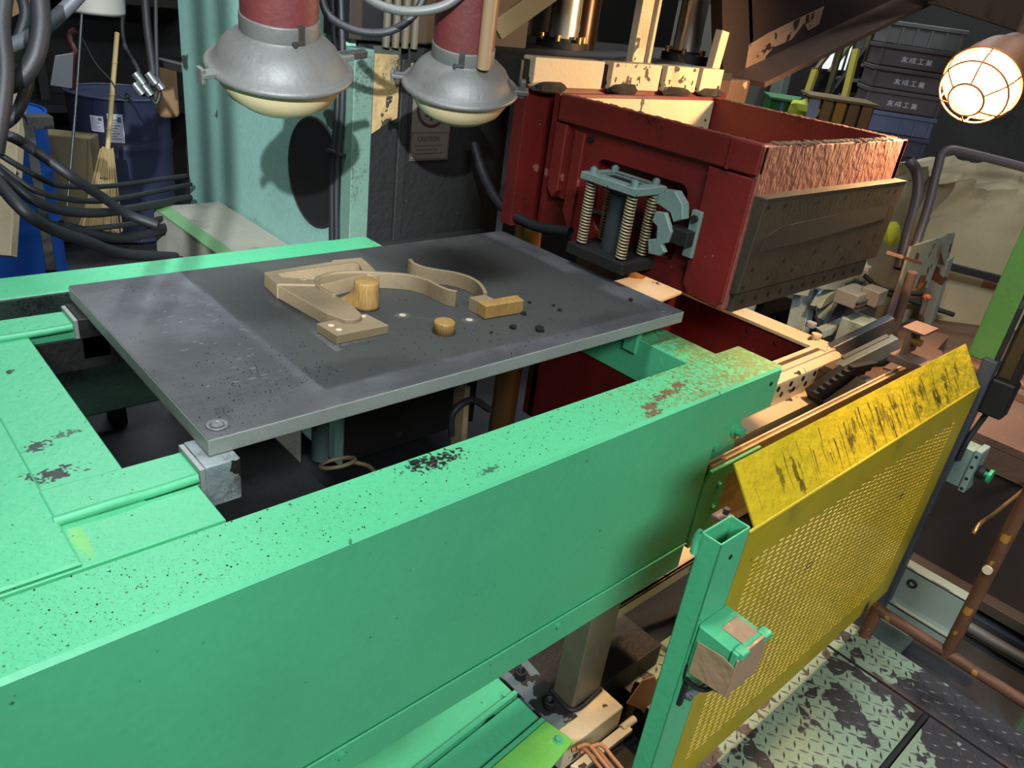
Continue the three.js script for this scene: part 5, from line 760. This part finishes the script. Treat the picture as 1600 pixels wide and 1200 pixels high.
{ const t = thing('window_opening', 'small bright window panes far off beyond the stairs', 'window'); const p = [9.096, 1.431, -4.524]; const e = new THREE.MeshStandardMaterial({ color: 0xffffff, emissive: COOL, emissiveIntensity: 0.9 });
  for (const [a, b] of [[-0.16, -0.08], [-0.02, 0.05], [0.1, 0.16]]) M('pane', bx(p[0] + a * 2, p[0] + b * 2, p[1] - 0.16, p[1] + 0.22, p[2], p[2] + 0.02, 0.004), e, t);
  const l = new THREE.RectAreaLight(COOL, 1.5, 0.6, 0.36); l.position.set(p[0], p[1], p[2] + 0.06); l.rotation.y = PI; t.add(l); M('frame', bx(p[0] - 0.4, p[0] + 0.4, p[1] - 0.22, p[1] + 0.28, p[2] - 0.05, p[2] - 0.01), mat.dark, t); }
{ const t = thing('green_bin', 'green lidded bin seen over the rim of the red box', 'bin', [4.759, 1.178, -2.516]); t.rotation.y = -0.9; M('lid', bx(-0.2, 0.2, 0.04, 0.055, -0.3, 0.05), plain(c8(74, 120, 74), 0.6), t); M('body', bx(-0.19, 0.0, -1.29, 0.04, -0.28, 0.02), plain(c8(50, 116, 50), 0.6), t); M('strap', bx(-0.13, -0.11, -0.3, 0.04, 0.02, 0.026), plain(c8(90, 130, 190), 0.6), t); }
one('yellow_sack', 'bright yellow-green sacks packed beside the green bin', 'sack', [rockGeo(0.09, 4).translate(...[4.683, 1.191, -2.443]), rockGeo(0.08, 8).translate(...[4.708, 1.183, -2.41]), bx(-0.09, 0.1, -0.5, -0.02, -0.1, 0.02, 0.02).translate(...[4.691, 1.18, -2.426])], plain(c8(186, 196, 60), 0.7));
{ const t = thing('brown_crate', 'brown slatted wooden case right of the yellow sacks', 'crate', [4.732, 1.213, -2.248]); t.rotation.y = -0.9; M('top', bx(-0.2, 0.2, 0.06, 0.075, -0.3, 0.04), plain(c8(120, 98, 66), 0.8), t); for (let k = 0; k < 5; k++) M('slat', bx(-0.19 + k * 0.076, -0.13 + k * 0.076, -0.5, 0.06, 0.0, 0.02), plain(c8([150, 132, 176, 128, 140][k], [150, 98, 122, 92, 100][k], [176, 60, 52, 58, 62][k]), 0.8), t); M('back', bx(-0.19, 0.19, -0.5, 0.05, -0.28, -0.01), plain(c8(84, 66, 46), 0.8), t); }
{ // large bulk bag on a pipe-framed trolley
  const o = [4.174, 0.766, -1.131], t = thing('bulk_bag', 'big beige woven bulk bag with a crumpled folded top inside a pipe frame', 'bag', o); t.rotation.y = -0.8;
  const g = new THREE.BoxGeometry(0.82, 0.85, 0.7, 28, 26, 20), p = g.attributes.position, no = new ImprovedNoise(), q = new THREE.Vector3();
  for (let i = 0; i < p.count; i++) { q.fromBufferAttribute(p, i); const top = ss(0.12, 0.4, q.y), n = no.noise(q.x * 6, q.y * 9, q.z * 6 + 3) * 0.03 * top + no.noise(q.x * 14, q.y * 18, q.z * 14) * 0.022 * top + no.noise(q.x * 3, q.y * 3, q.z * 3) * 0.03; const bul = 1 + 0.06 * Math.cos(q.y * 3); p.setXYZ(i, q.x * bul * (1 - 0.12 * top) + n, q.y + n * 1.5 - 0.16 * top * Math.hypot(q.x, q.z), q.z * bul * (1 - 0.15 * top) + n); }
  g.computeVertexNormals(); M('sack', g, mat.bag, t);
  M('seam_band', bx(-0.1, 0.5, -0.06, -0.012, 0.365, 0.38), plain(c8(140, 96, 74), 0.8), t);
  M('tie_string', tube([[0.02, 0.3, 0.36], [0.12, 0.27, 0.38], [0.25, 0.3, 0.37], [0.32, 0.37, 0.34], [0.24, 0.4, 0.33]], 0.012, 24), mat.white, t); M('tie_string', tube([[0.05, 0.25, 0.38], [0.2, 0.24, 0.39], [0.33, 0.2, 0.39]], 0.012, 20), mat.white, t); }
{ const t = thing('trolley_frame', 'grey pipe frame standing round the beige bulk bag', 'frame'); const m = plain(c8(112, 102, 104), 0.45, 0.3);
  M('top_rail', tube([[3.435, 0.837, -1.135], [3.523, 1.012, -1.173], [3.602, 1.189, -1.221], [3.624, 1.234, -1.231], [3.652, 1.253, -1.216], [3.683, 1.253, -1.185], [3.94, 1.215, -0.894]], 0.019, 60, 12), m, t);
  M('lower_rail', beam([3.562, 0.81, -1.067], [3.889, 0.764, -0.699], 0.03, 0.03), mat.dark, t); M('leg', beam([3.436, 0.842, -1.138], [3.283, 0.538, -1.073], 0.035, 0.035, [1, 0, 0]), m, t);
  M('left_loop', tube([[3.785, 1.16, -1.413], [3.799, 1.118, -1.368], [3.783, 1.037, -1.326], [3.714, 0.878, -1.281], [3.641, 0.718, -1.239]], 0.024, 30, 10), m, t); }
one('yellow_cloth', 'yellow-green cloth hanging at the right end of the red box', 'cloth', rockGeo(0.055, 5).scale(0.8, 1.2, 0.6).translate(...[3.655, 0.855, -1.325]), plain(c8(180, 190, 50), 0.8));
one('blue_bin', 'blue grey bin behind the red box at its right end', 'bin', bx(-0.06, 0.06, -0.2, 0.2, -0.06, 0.06, 0.01).translate(...[4.457, 0.847, -1.622]), plain(c8(84, 96, 120), 0.6));
one('ochre_panel', 'ochre panel behind the right end of the red box', 'panel', bx(-0.05, 0.05, -0.08, 0.08, -0.02, 0.02, 0.004).translate(...[4.276, 0.951, -1.562]), plain(c8(150, 122, 56), 0.7));
{ const t = thing('rusty_bracket', 'grey-green rusty bracket post with an L plate on top, behind the yellow door', 'bracket post');
  const m = pm(wear([128, 136, 126], { vary: 0.1, dirt: [96, 66, 48], dirtAt: 0.5, dirtAmt: 0.8, chip: [88, 52, 36], chipAt: 0.66, chipF: 5 }), 0.35);
  M('flag_plate', prism('Z', [[3.045, 0.957, -1.02], [3.476, 0.968, -1.02], [3.535, 0.806, -1.02], [3.393, 0.893, -1.02], [3.406, 0.739, -1.02], [3.071, 0.79, -1.02]].map((p) => [p[0], p[1]]), -1.03, -1.02, 0.001), m, t);
  M('shelf_plate', beam([2.795, 0.969, -0.98], [3.004, 0.92, -0.98], 0.06, 0.012), mat.brown, t);
  M('post', beam([3.522, 0.858, -1.04], [3.715, 0.2, -1.04], 0.06, 0.05, [1, 0, 0]), m, t); M('pipe', cyl([3.095, 0.858, -1], [3.173, 0.324, -1], 0.018, 16), plain(c8(96, 78, 70), 0.6), t); M('rust_patch', bx(-0.025, 0.025, -0.04, 0.03, 0, 0.004).translate(...[3.273, 0.789, -1.012]), mat.rust, t); M('orange_tie', rockGeo(0.014, 2).translate(...[3.366, 0.713, -1]), plain(c8(190, 96, 56), 0.6), t); M('wire', tube([[3.393, 0.734, -1], [3.416, 0.6, -1], [3.5, 0.448, -1]], 0.003, 16, 5), mat.bronze, t); }
{ // valve machine standing behind the lower box
  const t = thing('valve_machine', 'pale blue-green valve assembly and cable-hung machine behind the lower box', 'machine'); const m = pm(wear([160, 180, 178], { vary: 0.08, dirt: [110, 122, 118], dirtAt: 0.52, dirtAmt: 0.6, chip: [62, 62, 58], chipAt: 0.8 }), 0.35), gm = plain(c8(150, 156, 158), 0.45, 0.3);
  M('cylinder_body', [cyl([3.47, 0.6, -1.488], [3.601, 0.655, -1.395], 0.045, 24), cyl([3.589, 0.653, -1.405], [3.619, 0.66, -1.38], 0.058, 24)], m, t); M('cylinder_neck', cyl([3.409, 0.644, -1.503], [3.459, 0.635, -1.445], 0.028, 18), m, t);
  M('clamp_jaw', prism('Z', [[-0.09, 0.09], [0.09, 0.12], [0.11, 0], [0.04, -0.14], [0, -0.1], [0.05, -0.01], [-0.05, -0.03], [-0.08, -0.03], [-0.05, 0.02], [0.02, 0.04], [-0.09, 0.06]], 0, 0.05, 0.003).translate(...[3.352, 0.565, -1.423]), m, t);
  M('valve_block', [bx(-0.09, 0.08, -0.03, 0.03, -0.05, 0.05, 0.004).translate(...[3.27, 0.644, -1.244]), bx(0.0, 0.09, -0.03, 0.04, -0.04, 0.04, 0.006).translate(...[3.258, 0.656, -1.185])], gm, t);
  for (let k = 0; k < 3; k++) M('valve_fin', bx(-0.09, 0.05, -0.012, 0, 0.05, 0.062).translate(...[3.263, 0.634, -1.243]).translate(0, -0.018 * k + 0.02, 0), mat.steel, t);
  for (const p of [[3.287, 0.66, -1.399], [3.429, 0.728, -1.302], [3.197, 0.478, -1.358]]) M('white_fitting', bx(-0.02, 0.02, -0.013, 0.013, -0.02, 0.02, 0.006).translate(...p), mat.white, t);
  M('leg', beam([3.409, 0.559, -1.52], [3.328, 0.368, -1.465], 0.09, 0.06, [1, 0, 0]), m, t); M('leg', beam([3.417, 0.495, -1.307], [3.358, 0.375, -1.279], 0.03, 0.03, [1, 0, 0]), m, t); M('top_beam', beam([3.219, 0.582, -1.572], [3.316, 0.584, -1.474], 0.06, 0.05), m, t); M('side_case', bx(-0.1, 0.1, -0.12, 0.05, -0.06, 0.06, 0.01).translate(...[3.239, 0.432, -1.763]), m, t);
  M('cross_member', beam([3.216, 0.45, -1.319], [3.321, 0.511, -1.255], 0.05, 0.035), m, t); M('box', bx(-0.07, 0.08, -0.12, 0.02, -0.06, 0.06, 0.004).translate(...[3.261, 0.541, -1.178]), m, t); M('dark_core', [bx(-0.2, 0.2, -0.45, 0.0, -0.25, -0.1).translate(...[3.773, 0.429, -1.537])], mat.dark, t);
  M('cable', tube([[3.418, 0.699, -1.293], [3.453, 0.662, -1.231], [3.507, 0.655, -1.17], [3.587, 0.657, -1.09]], 0.011, 24), mat.rubber, t); M('cable', tube([[3.398, 0.66, -1.285], [3.454, 0.644, -1.216], [3.521, 0.631, -1.139], [3.672, 0.595, -0.959]], 0.011, 24), mat.rubber, t); M('cable', tube([[3.137, 0.585, -1.337], [3.128, 0.544, -1.315], [3.127, 0.509, -1.291]], 0.005, 16), mat.rubber, t); }
{ const t = thing('roller_conveyor', 'grey steel conveyor frame with a dark slatted chain behind the lower box', 'conveyor');
  M('side_rail', beam([2.847, 0.514, -1.1], [3.056, 0.65, -0.986], 0.04, 0.09), mat.steel, t); M('side_rail', beam([2.764, 0.504, -1.017], [2.949, 0.627, -0.918], 0.04, 0.06), plain(c8(106, 116, 118), 0.5, 0.2), t); M('frame_plate', beam([2.828, 0.467, -1.005], [2.974, 0.562, -0.926], 0.02, 0.2), plain(c8(84, 92, 92), 0.6), t);
  const a = [2.568, 0.491, -0.967], b = [2.685, 0.588, -0.919]; for (let k = 0; k < 7; k++) { const q = k / 6; const p = [mix(a[0], b[0], q), mix(a[1], b[1], q), mix(a[2], b[2], q)]; M('chain_slat', bx(-0.06, 0.08, -0.008, 0.008, -0.012, 0.012).rotateY(-0.2).translate(...p), mat.dark, t); } M('bed', beam([a[0], a[1] - 0.05, a[2]], [b[0], b[1] - 0.05, b[2]], 0.16, 0.05), mat.black, t); }
{ const t = thing('brown_bench', 'brown dust-covered steel bench standing right of the yellow door', 'bench');
  M('top', bx(2.7, 4.4, 0.5, 0.53, -1.1, -0.1, 0.004), mat.brown, t); M('apron', bx(2.7, 2.72, 0.42, 0.5, -1.1, -0.1), mat.brown, t); M('pipe', cyl([3.2, 0.56, -0.75], [3.2, 0.56, -0.1], 0.028, 20), mat.rust, t); M('pipe_saddle', bx(3.12, 3.28, 0.53, 0.56, -0.55, -0.45), mat.brown, t); for (const [x, z] of [[2.76, -1.05], [4.3, -1.05], [4.3, -0.15]]) M('leg', bx(x - 0.03, x + 0.03, -0.12, 0.5, z - 0.03, z + 0.03), mat.dark, t); M('cross_bar', bx(2.74, 2.78, 0.05, 0.12, -1.05, 0.2), mat.dark, t); M('lower_bar', bx(2.9, 2.95, -0.06, 0.0, -1.0, 0.3), plain(c8(110, 100, 92), 0.6), t); }
one('brown_hood', 'flat brown metal hood behind the far end of the guard door', 'hood', [prism('Y', [[2.732, 0.6, -0.861], [3.131, 0.6, -0.892], [3.134, 0.6, -0.807], [2.998, 0.6, -0.741], [2.766, 0.6, -0.738]].map((p) => [p[0], p[2]]), 0.59, 0.6, 0.002), prism('Y', [[3.008, 0.5, -0.898], [3.359, 0.5, -0.948], [3.373, 0.5, -0.865], [3.05, 0.5, -0.815]].map((p) => [p[0], p[2]]), 0.3, 0.59, 0.002)], mat.brown);
one('dark_tarpaulin', 'dark blue-grey sheet lying in soft folds behind the green post', 'tarpaulin', (() => { const g = new THREE.BoxGeometry(1.1, 0.25, 1.2, 22, 4, 22), p = g.attributes.position, no = new ImprovedNoise(); for (let i = 0; i < p.count; i++) p.setY(i, p.getY(i) + 0.1 * no.noise(p.getX(i) * 3 + 9, 0.3, p.getZ(i) * 3)); g.computeVertexNormals(); return g.translate(4.3, 0.3, -1.5); })(), plain(c8(76, 78, 88), 0.6));
{ const t = thing('door_bracket', 'small dark bracket with a bolt above the plywood end', 'bracket'); M('channel', [bx(2.44, 2.55, 0.76, 0.85, -0.74, -0.73), bx(2.44, 2.55, 0.845, 0.853, -0.76, -0.69)], mat.brown, t); M('bolt', cyl([2.48, 0.81, -0.73], [2.48, 0.81, -0.7], 0.012, 14), mat.bronze, t); M('arm', bx(2.42, 2.5, 0.74, 0.765, -0.76, -0.55), mat.brown, t); }
{ const t = thing('small_green_machine', 'pale green machine corner at the right edge below the guard rail', 'machine'); M('upper_case', bx(2.32, 2.7, 0.02, 0.2, 0.0, 0.3, 0.01), plain(c8(112, 132, 104), 0.6), t); M('lower_case', bx(2.3, 2.7, -0.12, 0.0, -0.02, 0.3, 0.01), plain(c8(96, 116, 90), 0.6), t); }
{ const t = thing('dark_machine', 'black machine side panel with rails, in the pit behind the control box', 'machine'); M('panel', bx(2.72, 2.8, -0.12, 0.42, -1.0, 0.5), plain(c8(46, 34, 28), 0.7), t); for (const [y, c] of [[-0.02, [64, 54, 46]], [-0.09, [52, 52, 56]]]) M('rail', bx(2.66, 2.72, y - 0.02, y + 0.02, -1.0, 0.5), plain(c8(...c), 0.6), t); M('roller', cyl([2.6, -0.08, -0.3], [2.6, -0.08, 0.0], 0.02, 18), mat.alum, t); }
{ const t = thing('far_cabinet', 'grey equipment cabinets far off at the upper right', 'cabinet'); for (const [i, x] of [5.2, 5.9, 6.6].entries()) { M('door', bx(x, x + 0.66, 0.5, 1.7, -4.3, -4.25), plain(c8(128, 124, 114), 0.6), t); } M('shell', bx(5.18, 7.28, -0.1, 1.72, -4.9, -4.3), plain(c8(90, 84, 78), 0.7), t); }
one('dark_machine_block', 'dark machine block filling the gap behind the red box', 'machine', bx(3.0, 3.6, -0.12, 1.25, -3.2, -2.6), mat.dark);

scene.traverse((o) => { if (o.isRectAreaLight) o.castShadow = true; });
renderer.render(scene, camera);
